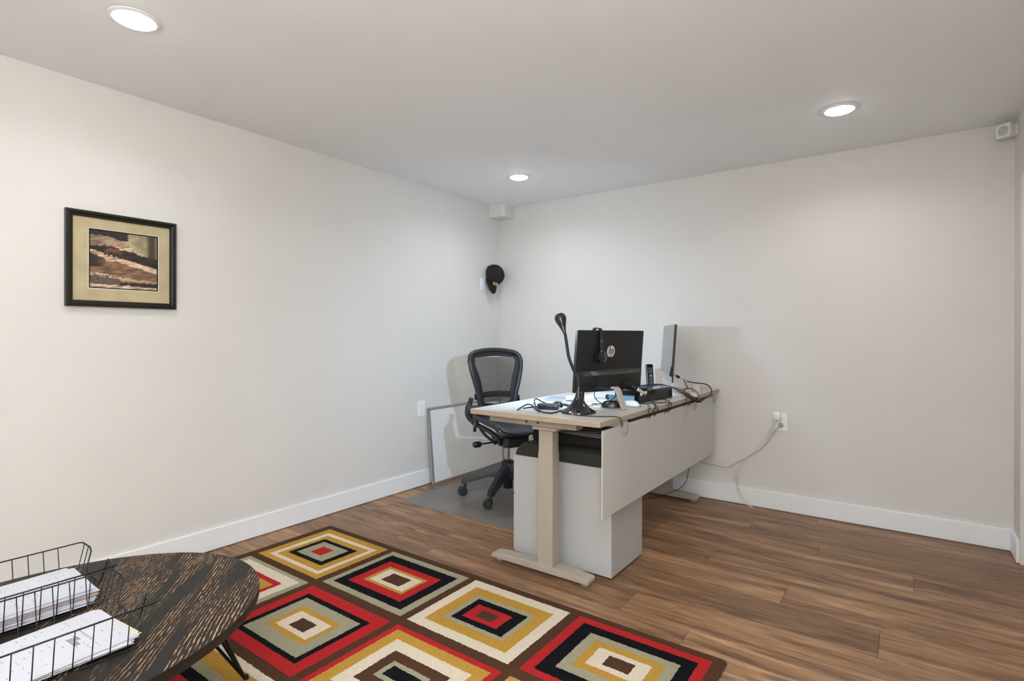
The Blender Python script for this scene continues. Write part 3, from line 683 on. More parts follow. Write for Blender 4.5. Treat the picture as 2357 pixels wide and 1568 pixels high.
# ------------------------------------------------------------------ wall mounted siren
M_SIR = mat('siren_white', (228, 226, 221), rough=.4)
si = thing('alarm_siren', 'small white alarm siren box mounted high by the ceiling corner', 'siren', (RX, -.085, 2.135), R(0))
Ms = Matrix.Translation((-.036, 0, 0)) @ Matrix.Rotation(R(-42), 4, 'Z') @ Matrix(((1, 0, 0, 0), (0, 0, -1, 0), (0, 1, 0, 0), (0, 0, 0, 1)))   # local prism z -> -y
MB().prism(rrect(-.034, -.034, .034, .034, .009), 0, .032, M=Ms).build('siren_housing', M_SIR, si, smooth='auto', bevel=.003)
MB().lathe([(.024, .0318), (.024, .0332), (.020, .0342), (.0005, .0344)], 28, M=Ms).build('speaker_grille', mat('grille_grey', (188, 190, 190), rough=.6, bump=.5, bscale=1500), si, smooth='auto')
MB().lathe([(.006, .0318), (.006, .0336), (.004, .0345), (.0005, .0346)], 16, M=Ms @ Matrix.Translation((.024, -.024, 0))).build('sensor_button', M_SIR, si, smooth='auto')
MB().box((-.014, -.02, -.028), (0, .02, .028)).build('wall_bracket', M_SIR, si, bevel=.002)

# ------------------------------------------------------------------ baseball cap hanging in the corner
M_CAP = mat('cap_black', (18, 18, 19), rough=.85, var=.2, scale=120, bump=.3, bscale=900)
cp = thing('baseball_cap', 'black baseball cap with gold emblem hanging on a wall hook', 'cap', (.0, -.150, 1.60))
# cap axes: crown up -> out of the wall, brim -> down, in world through Mc
ez = Vector((.95, .02, .22)).normalized()                   # crown axis, out of the wall and along it
ey = Vector((-.10, .26, 1)); ey = (ey-ez*ey.dot(ez)).normalized()   # towards the back of the cap (up)
ex = ey.cross(ez)
Mc = Matrix(((ex.x, ey.x, ez.x, .036), (ex.y, ey.y, ez.y, .0), (ex.z, ey.z, ez.z, .005), (0, 0, 0, 1)))
cr = MB(); vs = []; fs = []; NA, NR = 28, 9
for i in range(NR+1):
    ph = R(90*i/NR)
    for j in range(NA):
        t = 2*math.pi*j/NA; k = 1.0 if math.sin(t) > 0 else 1.06
        rr = math.cos(ph)**.75
        vs.append(Mc @ Vector((.078*rr*math.cos(t), .092*rr*math.sin(t), .105*math.sin(ph)*(1+.06*math.sin(t)*(-1)))))
for i in range(NR):
    for j in range(NA): fs.append((i*NA+j, i*NA+(j+1) % NA, (i+1)*NA+(j+1) % NA, (i+1)*NA+j))
co_ = cr.add(vs, fs).build('crown', M_CAP, cp, smooth=True)
q = co_.modifiers.new('thick', 'SOLIDIFY'); q.thickness = .003; q.offset = 1
br = MB(); vs = []; NB = 14
for i in range(NB+1):
    t = R(205+130*i/NB)
    for k in range(5):
        s = k/4; rr = 1+.80*s*(1-.45*abs(math.cos(t))**3.0)
        vs.append(Mc @ Vector((.078*math.cos(t)*(1+.02*s), .092*math.sin(t)*rr, .004+.012*(1-abs(math.cos(t))**2)*(1-s)-.018*abs(math.cos(t))**2*1.0)))
fs = [(i*5+k, i*5+k+1, (i+1)*5+k+1, (i+1)*5+k) for i in range(NB) for k in range(4)]
bo = br.add(vs, fs).build('brim', M_CAP, cp, smooth=True); q = bo.modifiers.new('thick', 'SOLIDIFY'); q.thickness = .004
def crown_pt(t, ph, k=1.075):
    rr = math.cos(ph)**.75; return Mc @ Vector((.078*rr*k*math.cos(t), .092*rr*k*math.sin(t), .105*k*math.sin(ph)*(1-.06*math.sin(t))))
def emblem(name, m_, t0, t1, p0, p1, k, cut):
    e = MB(); NE = 8; vs = []; fs = []
    for a in range(NE+1):
        for b2 in range(NE+1):
            uu, vv = a/NE, b2/NE; w = 1-cut*abs(2*uu-1)**1.5
            vs.append(crown_pt(R(t0+(t1-t0)*uu), R((p0+p1)/2+(p1-p0)*(vv-.5)*w), k))
    for a in range(NE):
        for b2 in range(NE): q_ = a*(NE+1)+b2; fs.append((q_, q_+1, q_+NE+2, q_+NE+1))
    return e.add(vs, fs).build(name, m_, cp, smooth=True)
emblem('emblem', mat('emblem_gold', (196, 150, 60), rough=.6, var=.4, scale=90), 242, 286, 8, 30, 1.055, .75)
emblem('emblem_accent', mat('emblem_white', (210, 204, 196), rough=.6), 258, 282, 19, 28, 1.065, .6)  # white part of the emblem
hk = thing('wall_hook', 'small white wall hook holding up the black cap', 'hook', (0, -.158, 1.685))
MB().box((0, -.009, -.016), (.004, .009, .016), bev=.0015).tube([(.003, 0, .004), (.018, 0, .002), (.026, 0, .006), (.028, 0, .014)], .0032, 8).build('hook_body', M_PLATE, hk, smooth='auto')

# ------------------------------------------------------------------ coffee table
def table_wood():
    m = bpy.data.materials.new('cerused_black_oak'); m.use_nodes = True; nt = m.node_tree; N = nt.nodes; L = nt.links
    b = N['Principled BSDF']; tc = N.new('ShaderNodeTexCoord')
    mp = N.new('ShaderNodeMapping'); mp.inputs['Rotation'].default_value = (0, 0, R(40.7)); L.new(tc.outputs['Object'], mp.inputs['Vector'])
    def nz(sc, st, det, dist=0.0):
        q = N.new('ShaderNodeMapping'); q.inputs['Scale'].default_value = st; L.new(mp.outputs[0], q.inputs['Vector'])
        t = N.new('ShaderNodeTexNoise'); t.inputs['Scale'].default_value = sc; t.inputs['Detail'].default_value = det; t.inputs['Distortion'].default_value = dist
        L.new(q.outputs[0], t.inputs['Vector']); return t.outputs[0]
    def mth(op, a, b2):
        q = N.new('ShaderNodeMath'); q.operation = op
        for i, x in enumerate((a, b2)):
            if isinstance(x, (int, float)): q.inputs[i].default_value = x
            else: L.new(x, q.inputs[i])
        return q.outputs[0]
    sx = N.new('ShaderNodeSeparateXYZ'); L.new(mp.outputs[0], sx.inputs[0])
    warp = nz(1.0, (1.6, 3.6, 1), 2, .5)
    ph = mth('ADD', mth('MULTIPLY', sx.outputs[1], 700), mth('MULTIPLY', warp, 55))
    fine = nz(1.0, (45, 300, 1), 3)
    ph = mth('ADD', ph, mth('MULTIPLY', fine, 5.5))
    wv = mth('SINE', ph, 0)
    dash = nz(1.0, (42, 460, 1), 3)
    zone = nz(1.0, (1.8, 11.0, 1), 3, .8)
    zr = N.new('ShaderNodeMapRange'); zr.inputs[1].default_value = .41; zr.inputs[2].default_value = .53; L.new(zone, zr.inputs[0])
    dr = N.new('ShaderNodeMapRange'); dr.inputs[1].default_value = .44; dr.inputs[2].default_value = .56; L.new(dash, dr.inputs[0])
    wr_ = N.new('ShaderNodeMapRange'); wr_.inputs[1].default_value = .35; wr_.inputs[2].default_value = .95; L.new(wv, wr_.inputs[0])
    amt = mth('MULTIPLY', mth('MULTIPLY', wr_.outputs[0], dr.outputs[0]), zr.outputs[0])
    mx = N.new('ShaderNodeMix'); mx.data_type = 'RGBA'; L.new(amt, mx.inputs[0])
    mx.inputs[6].default_value = (*lin((27, 24, 21)), 1); mx.inputs[7].default_value = (*lin((205, 158, 112)), 1)
    L.new(mx.outputs[2], b.inputs['Base Color']); b.inputs['Roughness'].default_value = .5; b.inputs['Specular IOR Level'].default_value = .3
    bp = N.new('ShaderNodeBump'); bp.inputs['Strength'].default_value = .3; bp.inputs['Distance'].default_value = .0006; bp.invert = True
    L.new(amt, bp.inputs['Height']); L.new(bp.outputs[0], b.inputs['Normal']); return m
TZ = .380; TC = Vector((1.170, -3.384, 0)); TA, TB = .430, .518
ct = thing('coffee_table', 'oval coffee table with cerused black wood top and hairpin legs', 'table', TC)
el = []
for i in range(96):
    t = 2*math.pi*i/96; el.append((TA*math.cos(t), TB*math.sin(t)))
rot = R(2.4); el = [(x*math.cos(rot)-y*math.sin(rot), x*math.sin(rot)+y*math.cos(rot)) for x, y in el]
tt = MB(); lay = [(.95, TZ-.026), (.997, TZ-.026), (1.0, TZ-.024), (1.0, TZ-.001), (.998, TZ)]
vs = [(x*k, y*k, z) for k, z in lay for x, y in el]; n = 96
fs = [(i*n+j, i*n+(j+1) % n, (i+1)*n+(j+1) % n, (i+1)*n+j) for i in range(len(lay)-1) for j in range(n)]+[tuple(range(n-1, -1, -1)), tuple((len(lay)-1)*n+j for j in range(n))]
tto = tt.add(vs, fs).build('tabletop', [table_wood(), mat('table_edge_black', (20, 17, 15), rough=.45)], ct, smooth='auto')
for pl in tto.data.polygons:
    if pl.normal.z < .8: pl.material_index = 1
M_HP = mat('hairpin_black', (20, 19, 18), rough=.35, metal=.3)
RUGZ = .0088
for k, (fx, fy) in enumerate(((.008, .519), (-.36, -.02), (.012, -.45), (.39, .01))):
    d = Vector((fx, fy, 0)).normalized(); s_ = Vector((-d.y, d.x, 0)); foot = Vector((fx, fy, RUGZ if TC.y+fy > -3.27 else .0))
    lg = MB(); topz = TZ-.028
    at1, at2, at3 = d*(foot.length-.155)+s_*.055, d*(foot.length-.155)-s_*.055, d*(foot.length-.215)
    for a_ in (at1, at2, at3): lg.tube([(a_.x, a_.y, topz), (foot.x-d.x*.006, foot.y-d.y*.006, foot.z+.006)], .0045, 8)
    lg.tube([foot+Vector((0, 0, .014)), foot+Vector((0, 0, .0005))], [.006, .0085], 10)
    ob = lg.build('hairpin_leg', M_HP, ct, smooth='auto')
    pc = d*(foot.length-.175)
    MB().box((-.04, -.065, 0), (.04, .065, .0025), M=Matrix.Translation((pc.x, pc.y, topz-.0006)) @ Matrix.Rotation(math.atan2(d.y, d.x), 4, 'Z')).build('leg_plate', M_HP, ob)

# wire letter trays with papers
M_WIRE = mat('wire_black', (11, 11, 11), rough=.4, metal=.2)
def wire_tray(label, x0, x1, yend):
    """rim x0..x1, end wall at y=yend, runs towards -y"""
    Lt = .335; zb, zt, zn = .0035, .100, .036
    t = thing('wire_tray', label, 'letter tray', ((x0+x1)/2, yend-Lt/2, TZ), 0, 'wire letter trays')
    hw, hb = (x1-x0)/2, (x1-x0)/2-.022; ye, yb = Lt/2, Lt/2-.022
    nx0 = .075
    rim = [(-hw, -ye, zt), (-hw, ye-.008, zt), (-hw+.008, ye, zt), (-hw+nx0-.008, ye, zt), (-hw+nx0, ye, zt-.01), (-hw+nx0+.003, ye-.012, zn+.008), (-hw+nx0+.012, ye-.013, zn),
           (hw-nx0-.012, ye-.013, zn), (hw-nx0-.003, ye-.012, zn+.008), (hw-nx0, ye, zt-.01), (hw-nx0+.008, ye, zt), (hw-.004, ye, zt), (hw, ye-.006, zt), (hw, -ye, zt)]
    MB().tube(rim+[(-hw+.0, -ye, zt)], .0020, 8).build('rim', M_WIRE, t, smooth=True)
    k = 0; y = ye-.058
    while y > -ye+.01:
        MB().tube([(-hw, y, zt), (-hb-.004, y, zb+.006), (-hb+.004, y, zb), (hb-.004, y, zb), (hb+.004, y, zb+.006), (hw, y, zt)], .0012, 6).build('cross_wire', M_WIRE, t, smooth=True)
        y -= .0335; k += 1
    for i in range(8):
        x = -hb+.004+(2*hb-.008)*i/7; xt = -hw+.02+(2*hw-.04)*i/7
        inn = abs(xt) < hw-nx0+.004
        MB().tube([(x, -yb, zb-.0016), (x, yb-.006, zb-.0016), (x, yb, zb+.006), (xt, ye-.013 if inn else ye, zn if inn else zt)], .0012, 6).build('length_wire', M_WIRE, t, smooth=True)
    return t, hb, Lt
tr1, hb1, Lt1 = wire_tray('black wire letter tray holding the thicker paper stack, farther from rug edge', .874, 1.150, -3.205)
tr2, hb2, Lt2 = wire_tray('black wire letter tray holding the fanned thinner papers, over the rug', 1.168, 1.462, -3.222)
M_PAP = mat('paper_white', (198, 198, 204), rough=.75, var=.01); M_INK = mat('ink_grey', (140, 140, 146), rough=.8); M_PAPY = mat('paper_yellow', (226, 206, 140), rough=.8); M_PAPP = mat('paper_pink', (206, 170, 164), rough=.8); M_PAPB = mat('paper_blue', (150, 152, 190), rough=.8)
def sheet_stack(name, label, loc, spec, W_=.216, L_=.279):
    t = thing(name, label, 'paper stack', loc)
    z = 0.0
    for k, (dx, dy, ang, th_, m_) in enumerate(spec):
        s = MB().box((-W_/2, -L_/2, 0), (W_/2, L_/2, th_)); o = s.build('sheet', m_, t); o.location = (dx, dy, z); o.rotation_euler = (0, 0, R(ang)); z += th_+.00015
    return t, o, z
q1 = random.Random(3)
sp1 = [(q1.uniform(-.006, .006), q1.uniform(-.008, .008), q1.uniform(-3, 3), q1.choice((.0016, .0024, .003)), q1.choice((M_PAP, M_PAP, M_PAP, M_PAPB, M_PAPP))) for _ in range(14)]
sp1 += [(.0, -.004, -1, .0006, M_PAPB), (-.002, .0, 2, .0006, M_PAP)]
st1, top1, z1 = sheet_stack('paper_stack', 'thick stack of white papers in the wire tray nearer the wall', (1.012, -3.385, TZ+.0055), sp1)
sp2 = [(q1.uniform(-.004, .004), q1.uniform(-.006, .006), q1.uniform(-3, 3), .0011, M_PAP) for _ in range(6)] + [(.002, .006, 4, .0008, M_PAPP), (.0, .008, 3, .0008, M_PAP), (-.003, .012, 6, .0006, M_PAPY), (-.002, .010, 3.5, .0006, M_PAP), (.002, .006, 5, .0006, M_PAP), (-.004, .003, 5.5, .0005, M_PAP)]
st2, top2, z2 = sheet_stack('paper_stack', 'fanned white papers with a yellow sheet in the nearer wire tray', (1.316, -3.40, TZ+.0055), sp2)
def ink(parent, rects, zt):
    m_ = MB()
    for (x0, y0, x1, y1) in rects: m_.box((x0, y0, zt), (x1, y1, zt+.00012))
    o = m_.build('printed_text', M_INK, parent); o['kind'] = 'stuff'; return o
rt = []
for ln in range(15):
    yy = .115-ln*.016
    if ln in (4, 9): continue
    x = -.09
    while x < .085:
        w2 = q1.uniform(.003, .011)
        if q1.random() < .45: rt.append((x, yy, min(x+w2, .092), yy+.0018))
        x += w2+.006
ink(top1, rt, .0006)
rt = [(.0, .04, .022, .062), (.024, .04, .046, .052), (-.03, .075, .05, .077)]
for ln in range(16):
    yy = .118-ln*.0155; x = -.092
    while x < .085:
        w2 = q1.uniform(.003, .010)
        if q1.random() < .38: rt.append((x, yy, min(x+w2, .094), yy+.0017))
        x += w2+.008
ink(top2, rt, .0005)

# ------------------------------------------------------------------ desk lamp
M_GB = mat('lamp_gloss_black', (14, 14, 16), rough=.12, var=.02, coat=.6)
lmp = thing('desk_lamp', 'glossy black gooseneck desk lamp with trumpet base and teardrop head', 'lamp', (1.652, -1.562, DZ))
sc_ = .000382
bprof = [(.0805, 0), (.0805, .006), (.079, .009), (.070, .013), (.056, .021), (.043, .033), (.030, .050), (.020, .068), (.0125, .088), (.0082, .105), (.0065, .118)]
MB().lathe(bprof, 48).build('lamp_base', M_GB, lmp, smooth='auto')
nk = [(.0, .0, .112), (-.004, .003, .139), (-.008, .005, .165), (-.034, .012, .197), (-.064, .020, .255), (-.078, .026, .310), (-.089, .030, .356), (-.097, .034, .376)]
nk = [(x, y, z) for x, y, z in nk]
MB().tube(smoothpath(nk, 8), .0072, 12).build('gooseneck', mat('lamp_neck_black', (20, 20, 22), rough=.45), lmp, smooth=True)
P0 = Vector((-.095, .033, .368)); P1 = Vector((-.132, .046, .458)); dh = (P1-P0).normalized()
ax_z = dh; led_dir = Vector((-.62, .66, -.55)); led_dir = (led_dir-ax_z*led_dir.dot(ax_z)).normalized(); ax_y = ax_z.cross(led_dir)
Mh = Matrix(((led_dir.x, ax_y.x, ax_z.x, P0.x), (led_dir.y, ax_y.y, ax_z.y, P0.y), (led_dir.z, ax_y.z, ax_z.z, P0.z), (0, 0, 0, 1)))
HL = (P1-P0).length
hp_ = [(.0082, 0), (.0095, .010), (.0130, .024), (.0185, .040), (.0245, .056), (.0282, .069), (.0288, .078), (.0265, .088), (.0205, .096), (.0115, .1005), (.001, .102)]
hd = MB(); vs = []; NN = 28
for rr, z in hp_:
    for j in range(NN):
        w = 2*math.pi*j/NN; x = rr*math.cos(w); x = min(x, rr*.62)      # flat face carries the LED
        vs.append(Mh @ Vector((x, rr*math.sin(w), z)))
fs = [(i*NN+j, i*NN+(j+1) % NN, (i+1)*NN+(j+1) % NN, (i+1)*NN+j) for i in range(len(hp_)-1) for j in range(NN)]+[tuple(range(NN-1, -1, -1)), tuple((len(hp_)-1)*NN+j for j in range(NN))]
hd.add(vs, fs).build('lamp_head', M_GB, lmp, smooth='auto')
led_c = Mh @ Vector((.0178, 0, .074))
Ml = Matrix.Translation(led_c) @ led_dir.to_track_quat('Z', 'Y').to_matrix().to_4x4()
MB().lathe([(.014, 0), (.014, .0012), (.0005, .0014)], 20, M=Ml).build('led_lens', emit('desk_led', DESK_LED_COLOR, 22), lmp, smooth='auto')
ld = bpy.data.lights.new('desk_lamp_light', 'AREA'); ld.shape = 'DISK'; ld.size = .024; ld.spread = R(160); ld.energy = DESK_LED_POWER; ld.color = DESK_LED_COLOR
lo = bpy.data.objects.new('led_light', ld); COL.objects.link(lo); lo.parent = lmp
lo.matrix_local = Matrix.Translation(led_c+led_dir*.004) @ led_dir.to_track_quat('-Z', 'Y').to_matrix().to_4x4()
MB().tube([(.02, -.0805, .006), (.022, -.092, .006)], .0045, 10).build('power_plug', mat('plug_silver', (190, 195, 205), rough=.3, metal=.8), lmp, smooth='auto')
cable('lamp_cord', 'thin black lamp cord running over the desk edge', [(1.674, -1.655, .753), (1.70, -1.655, .7505), (1.75, -1.640, .7495), (1.80, -1.617, .7495), (1.845, -1.592, .750), (1.8635, -1.572, .742), (1.866, -1.562, .715), (1.860, -1.545, .700)], .0022, M_CB)

# ------------------------------------------------------------------ all-in-one monitor seen from behind (local +X = back, Y = width)
M_HPB = mat('monitor_black', (22, 21, 19), rough=.55, var=.05, scale=200, bump=.04, bscale=900)
M_HPS = mat('monitor_ridge_lit', (62, 59, 57), rough=.38, var=.05)  # lighter than the housing black: ceiling light painted onto the ledge
hm = thing('computer_monitor', 'black all-in-one computer with round logo, its back facing the room', 'monitor', (1.605, -1.158, DZ), R(-13.97))
tilt = R(4.3); Mt = Matrix.Translation((0, 0, .071)) @ Matrix.Rotation(tilt, 4, 'Y')
hw = .265; Hh = .312
MB().box((-.010, -hw, 0), (.006, hw, Hh), M=Mt).build('back_shell', M_HPB, hm, bevel=.002)
MB().box((-.0115, -hw+.005, .012), (-.0098, hw-.005, Hh-.005), M=Mt).build('screen', mat('screen_glass', (10, 11, 13), rough=.08), hm)
hs = MB(); vs = []; NB = 26; prof_ = [(0.004, .112), (.030, .108), (.050, .090), (.048, .010), (.040, .003), (.004, .001)]
for i in range(NB+1):
    s = -1+2*i/NB; yy = s*(hw-.004); d_ = max(.0, 1-abs(s)**3.0)
    d_ = .10+.90*d_ if s > 0 else d_
    for x, z in prof_: vs.append(Mt @ Vector((.005+(x-.004)*d_, yy, z if z < .05 else z-.012*(1-d_)*(1 if s < 0 else .2))))
n = len(prof_); fs = [(i*n+j, i*n+j+1, (i+1)*n+j+1, (i+1)*n+j) for i in range(NB) for j in range(n-1)]+[tuple(range(n)), tuple(NB*n+j for j in range(n-1, -1, -1))]
ho = hs.add(vs, fs).build('lower_housing', [M_HPB, M_HPS], hm, smooth='auto')
for pl in ho.data.polygons:
    if pl.normal.z > .3: pl.material_index = 1
MB().box((.05, .05, .012), (.0545, .20, .045), M=Mt).build('port_recess', M_SCREW, hm)
# round logo: pale disc with dark slanted letter strokes
lgc = Matrix.Translation((.0063, -.006, .203)) @ Matrix(((0, 0, 1, 0), (1, 0, 0, 0), (0, 1, 0, 0), (0, 0, 0, 1)))
lg = MB().lathe([(.0308, 0), (.0308, .0006)], 40, M=Mt @ lgc).build('logo_disc', mat('logo_silver', (212, 204, 196), rough=.4), hm)
sk = math.tan(R(18))
def stroke(x, y0, y1, w2): return [(x+y0*sk-w2/2, y0), (x+y0*sk+w2/2, y0), (x+y1*sk+w2/2, y1), (x+y1*sk-w2/2, y1)]
lt = MB(); w2 = .0052
for pg in (stroke(-.0145, -.0125, .0320, w2), stroke(-.0035, -.0125, .0085, w2), [(-.0145+.0085*sk-.002, .0085), (-.0035+.0085*sk+.0026, .0085), (-.0035+.0125*sk-.001, .0125), (-.0145+.0125*sk-.002, .0125)],
           stroke(.0075, -.0320, .0125, w2), stroke(.0185, -.0085, .0085, w2), [(.0075+.0085*sk-.002, .0085), (.0185+.0085*sk+.0026, .0085), (.0185+.0125*sk-.001, .0125), (.0075+.0125*sk-.0026, .0125)],
           [(.0075-.0125*sk, -.0125), (.0185-.0125*sk, -.0125), (.0185-.0085*sk+.0026, -.0085), (.0075-.0085*sk, -.0085)]):
    lt.prism(pg, .0007, .0011, M=Mt @ lgc)
lt.build('logo_letters', M_HPB, lg)
# bent silver stand
M_SIL = mat('stand_silver', (205, 198, 188), rough=.3, metal=.55)
for yc in (-.143,):
    sd = MB(); path = [(.146, .101), (.154, .102), (.164, .102), (.173, .098), (.180, .088), (.217, .006), (.221, .0)]
    vs = []
    for i, (x, z) in enumerate(path):
        a = path[max(i-1, 0)]; b2 = path[min(i+1, len(path)-1)]; tx, tz = b2[0]-a[0], b2[1]-a[1]; l_ = math.hypot(tx, tz); nx, nz_ = -tz/l_, tx/l_
        yo = yc+.008*(1-x/.221)
        for (dy, k) in ((-.018, -.005), (.018, -.005), (.018, .005), (-.018, .005)): vs.append((x+nx*k, yo+dy, max(0, z+nz_*k)))
    n = 4; fs = [(i*n+j, i*n+(j+1) % n, (i+1)*n+(j+1) % n, (i+1)*n+j) for i in range(len(path)-1) for j in range(n)]+[(3, 2, 1, 0), tuple((len(path)-1)*n+j for j in range(n))]
    sd.add(vs, fs).build('stand_leg', M_SIL, hm, bevel=.0015)
MB().box((-.06, -.200, 0), (.0, -.170, .006)).box((-.014, -.191, .0), (-.006, -.179, .075)).build('front_foot', M_HPB, hm)

MB().box((.04, -.157, .088), (.152, -.125, .098)).build('stand_bracket', M_HPB, hm, bevel=.002)
# headphones hung over the top edge
hpn = thing('headphones', 'black on-ear headphones hung over the top of the monitor', 'headphones', hm.matrix_basis @ Vector((.010, -.098, .071+Hh)), R(-13.97))
M_HG = mat('headphone_gloss', (12, 13, 17), rough=.15, coat=.5)
band = smoothpath([(.026, 0, -.115), (.025, 0, -.07), (.024, 0, -.030), (.021, 0, -.004), (.012, 0, .0080), (-.004, 0, .0105), (-.019, 0, .0060), (-.028, 0, -.020), (-.033, 0, -.07), (-.036, 0, -.115)], 6)
bt = MB(); vs = []
for i, p in enumerate(band):
    a, b2 = band[max(i-1, 0)], band[min(i+1, len(band)-1)]; t = (b2-a).normalized(); nn = Vector((-t.z, 0, t.x))
    wd_ = .0125
    for dy, k in ((-wd_, -.003), (wd_, -.003), (wd_*.9, .003), (-wd_*.9, .003)): vs.append(p+Vector((0, dy, 0))+nn*k)
n = 4; fs = [(i*n+j, i*n+(j+1) % n, (i+1)*n+(j+1) % n, (i+1)*n+j) for i in range(len(band)-1) for j in range(n)]+[(3, 2, 1, 0), tuple((len(band)-1)*n+j for j in range(n))]
bt.add(vs, fs).build('headband', M_HG, hpn, smooth='auto')
for z in (-.052, -.062): MB().box((.0265, -.0105, z), (.0295, .0105, z+.003)).build('slider_line', mat('slider_silver', (150, 148, 146), rough=.3, metal=.7), hpn)
for s_ in (-1, 1):
    ecx = .032 if s_ > 0 else -.044
    Me = Matrix.Translation((ecx, 0, -.138)) @ Matrix.Rotation(R(90*s_), 4, 'Y')
    cu_ = MB().lathe([(.004, .010), (.027, .009), (.035, .003), (.035, -.003), (.030, -.007), (.004, -.008)], 30, M=Me).build('ear_cup', M_HG, hpn, smooth='auto')
    MB().lathe([(.030, -.0072), (.033, -.012), (.028, -.018), (.012, -.016)], 30, M=Me).build('ear_pad', mat('ear_pad_black', (18, 18, 19), rough=.8), cu_, smooth='auto')
    MB().box((ecx-.004, -.010, -.15), (ecx+.012, .010, -.105), bev=.003).build('yoke', M_HG, hpn, smooth='auto')

# ------------------------------------------------------------------ second monitor, seen almost edge on
M_SIL2 = mat('display_silver', (208, 208, 208), rough=.3, metal=.35)
M_RI2 = mat('display_edge_black', (14, 14, 15), rough=.4)
m2 = thing('computer_monitor', 'slim silver monitor with glossy screen standing near the back wall', 'monitor', (1.6285, -.3745, DZ), R(26.2))
t2 = R(3.8); M2 = Matrix.Translation((0, 0, .080)) @ Matrix.Rotation(t2, 4, 'Y')
MB().box((-.003, -.305, 0), (.007, .305, .342), M=M2).build('back_shell', M_RI2, m2, bevel=.001)
MB().box((-.0075, -.305, .034), (-.0029, .305, .342), M=M2).build('screen', mat('display_glass', (12, 13, 14), rough=.04, spec=.8), m2)
MB().box((-.0075, -.305, 0), (-.0029, .305, .0335), M=M2).build('chin', M_SIL2, m2)
MB().box((.007, -.10, .05), (.024, .10, .22), M=M2, bev=.006).build('rear_bulge', M_SIL2, m2)
MB().prism(rrect(-.045, -.075, .085, .075, .02), 0, .006).build('stand_base', M_SIL2, m2, smooth='auto')
MB().box((.028, -.03, .004), (.042, .03, .17), bev=.003).box((.012, -.025, .13), (.032, .025, .165)).build('stand_neck', M_SIL2, m2)

# ------------------------------------------------------------------ things on the desk
def at(px, py, z):      # photo pixel -> world point at height z
    d = f + r2*((px-W/2)/FPX) - u2*((py-H/2+10.72)/FPX)
    t = (z-CAM[2])/d.z; return Vector(CAM)+d*t
def on_desk(*pts): return [tuple(at(x, y, DZ+h)) for x, y, h in pts]
# cordless phone in its cradle
pb = thing('cordless_phone', 'black cordless phone standing in its charging cradle', 'phone', (1.452, -.205, DZ), R(-35))
MB().prism(rrect(-.045, -.040, .040, .040, .018), 0, .014).build('cradle', mat('phone_black', (18, 19, 22), rough=.35), pb, smooth='auto', bevel=.004)
Mp = Matrix.Translation((.005, 0, .012)) @ Matrix.Rotation(R(-7), 4, 'Y')
MB().box((-.013, -.0235, 0), (.013, .0235, .148), M=Mp, bev=.006).build('handset', MATS['phone_black'], pb, smooth='auto')
for s_ in (-1, 1): MB().box((.004, s_*.0238-.001, .006), (.009, s_*.0238+.001, .140), M=Mp).build('side_strip', mat('phone_silver', (200, 206, 215), rough=.25, metal=.6), pb)
MB().box((.0125, -.016, .085), (.0138, .016, .125), M=Mp).build('display', mat('phone_lcd', (96, 98, 92), rough=.2), pb)
MB().lathe([(.009, 0), (.009, .002)], 18, M=Mp @ Matrix.Translation((.0125, 0, .068)) @ Matrix.Rotation(R(90), 4, 'Y')).build('nav_key', MATS['phone_silver'], pb)
for a in range(4):
    for b2 in range(3): MB().box((.0125, -.014+.0105*b2, .014+.011*a), (.0142, -.007+.0105*b2, .020+.011*a), M=Mp).build('key', mat('key_grey', (150, 152, 156), rough=.4), pb)
# power adapter with loops of cable
ad = thing('power_adapter', 'black power brick lying in coiled cable near the lamp base', 'adapter', tuple(at(1262, 942, DZ)), R(20))
MB().box((-.050, -.026, 0), (.050, .026, .026), bev=.004).build('brick', mat('adapter_gloss', (26, 36, 58), rough=.22), ad, smooth='auto')  # blue tint paints the desk lamp's light onto the black brick
MB().box((.0495, -.016, .005), (.0515, .016, .021)).build('end_label', mat('adapter_label', (60, 70, 90), rough=.3), ad)
h3 = .003
cable('adapter_cable', 'dark cable coiled in a raised loop around the power brick', on_desk((1191, 944, h3), (1203, 936, .012), (1215, 931, .018), (1225, 934, .012), (1236, 944, h3), (1242, 947, h3), (1234, 936, .012), (1230, 924, .022), (1234, 918, .022), (1246, 924, .012), (1262, 931, .006), (1264, 935, h3), (1252, 937, h3), (1228, 937, h3), (1205, 940, h3)), .0033, M_CB)
cable('adapter_lead', 'dark lead sweeping from the power brick to the lamp base', on_desk((1238, 938, .016), (1243, 946, .010), (1256, 950, .006), (1272, 951, h3), (1286, 947, h3), (1298, 943, h3), (1306, 941, h3)), .0033, M_CB)
# notebook, pens, papers between brick and monitor
nb = MB().prism([(-.10, -.06), (.10, -.07), (.10, .07), (-.10, .07)], 0, .010).build('notebook', [mat('notebook_grey', (150, 148, 150), rough=.6)], None, bevel=.001)
nb.location = at(1300, 921, DZ); nb.rotation_euler = (0, 0, R(18)); tag(nb, 'thin grey notebook lying behind the power brick', 'notebook')
rl = MB().tube([(-.075, 0, .012), (.075, 0, .012)], .012, 18).build('paper_roll', mat('roll_white', (220, 222, 226), rough=.5), None, smooth='auto')
rl.location = at(1335, 921, DZ+.0103); rl.rotation_euler = (0, 0, R(40)); tag(rl, 'small white paper roll lying behind the lamp', 'paper roll')
for i, (px_, py_, ang, lb, m_) in enumerate(((1298, 934, -25, 'black pen lying beside the power brick', M_CB), (1306, 931, -20, 'silver pen lying next to the black pen', M_SIL))):
    pn_ = thing('pen', lb, 'pen', tuple(at(px_, py_, DZ)), R(ang))
    MB().tube([(-.065, 0, .0045), (.055, 0, .0045), (.068, 0, .0045)], [.0045, .0045, .001], 10).build('barrel', m_, pn_, smooth='auto')
    MB().box((-.064, -.001, .008), (-.03, .001, .0100)).build('clip', M_SIL, pn_)
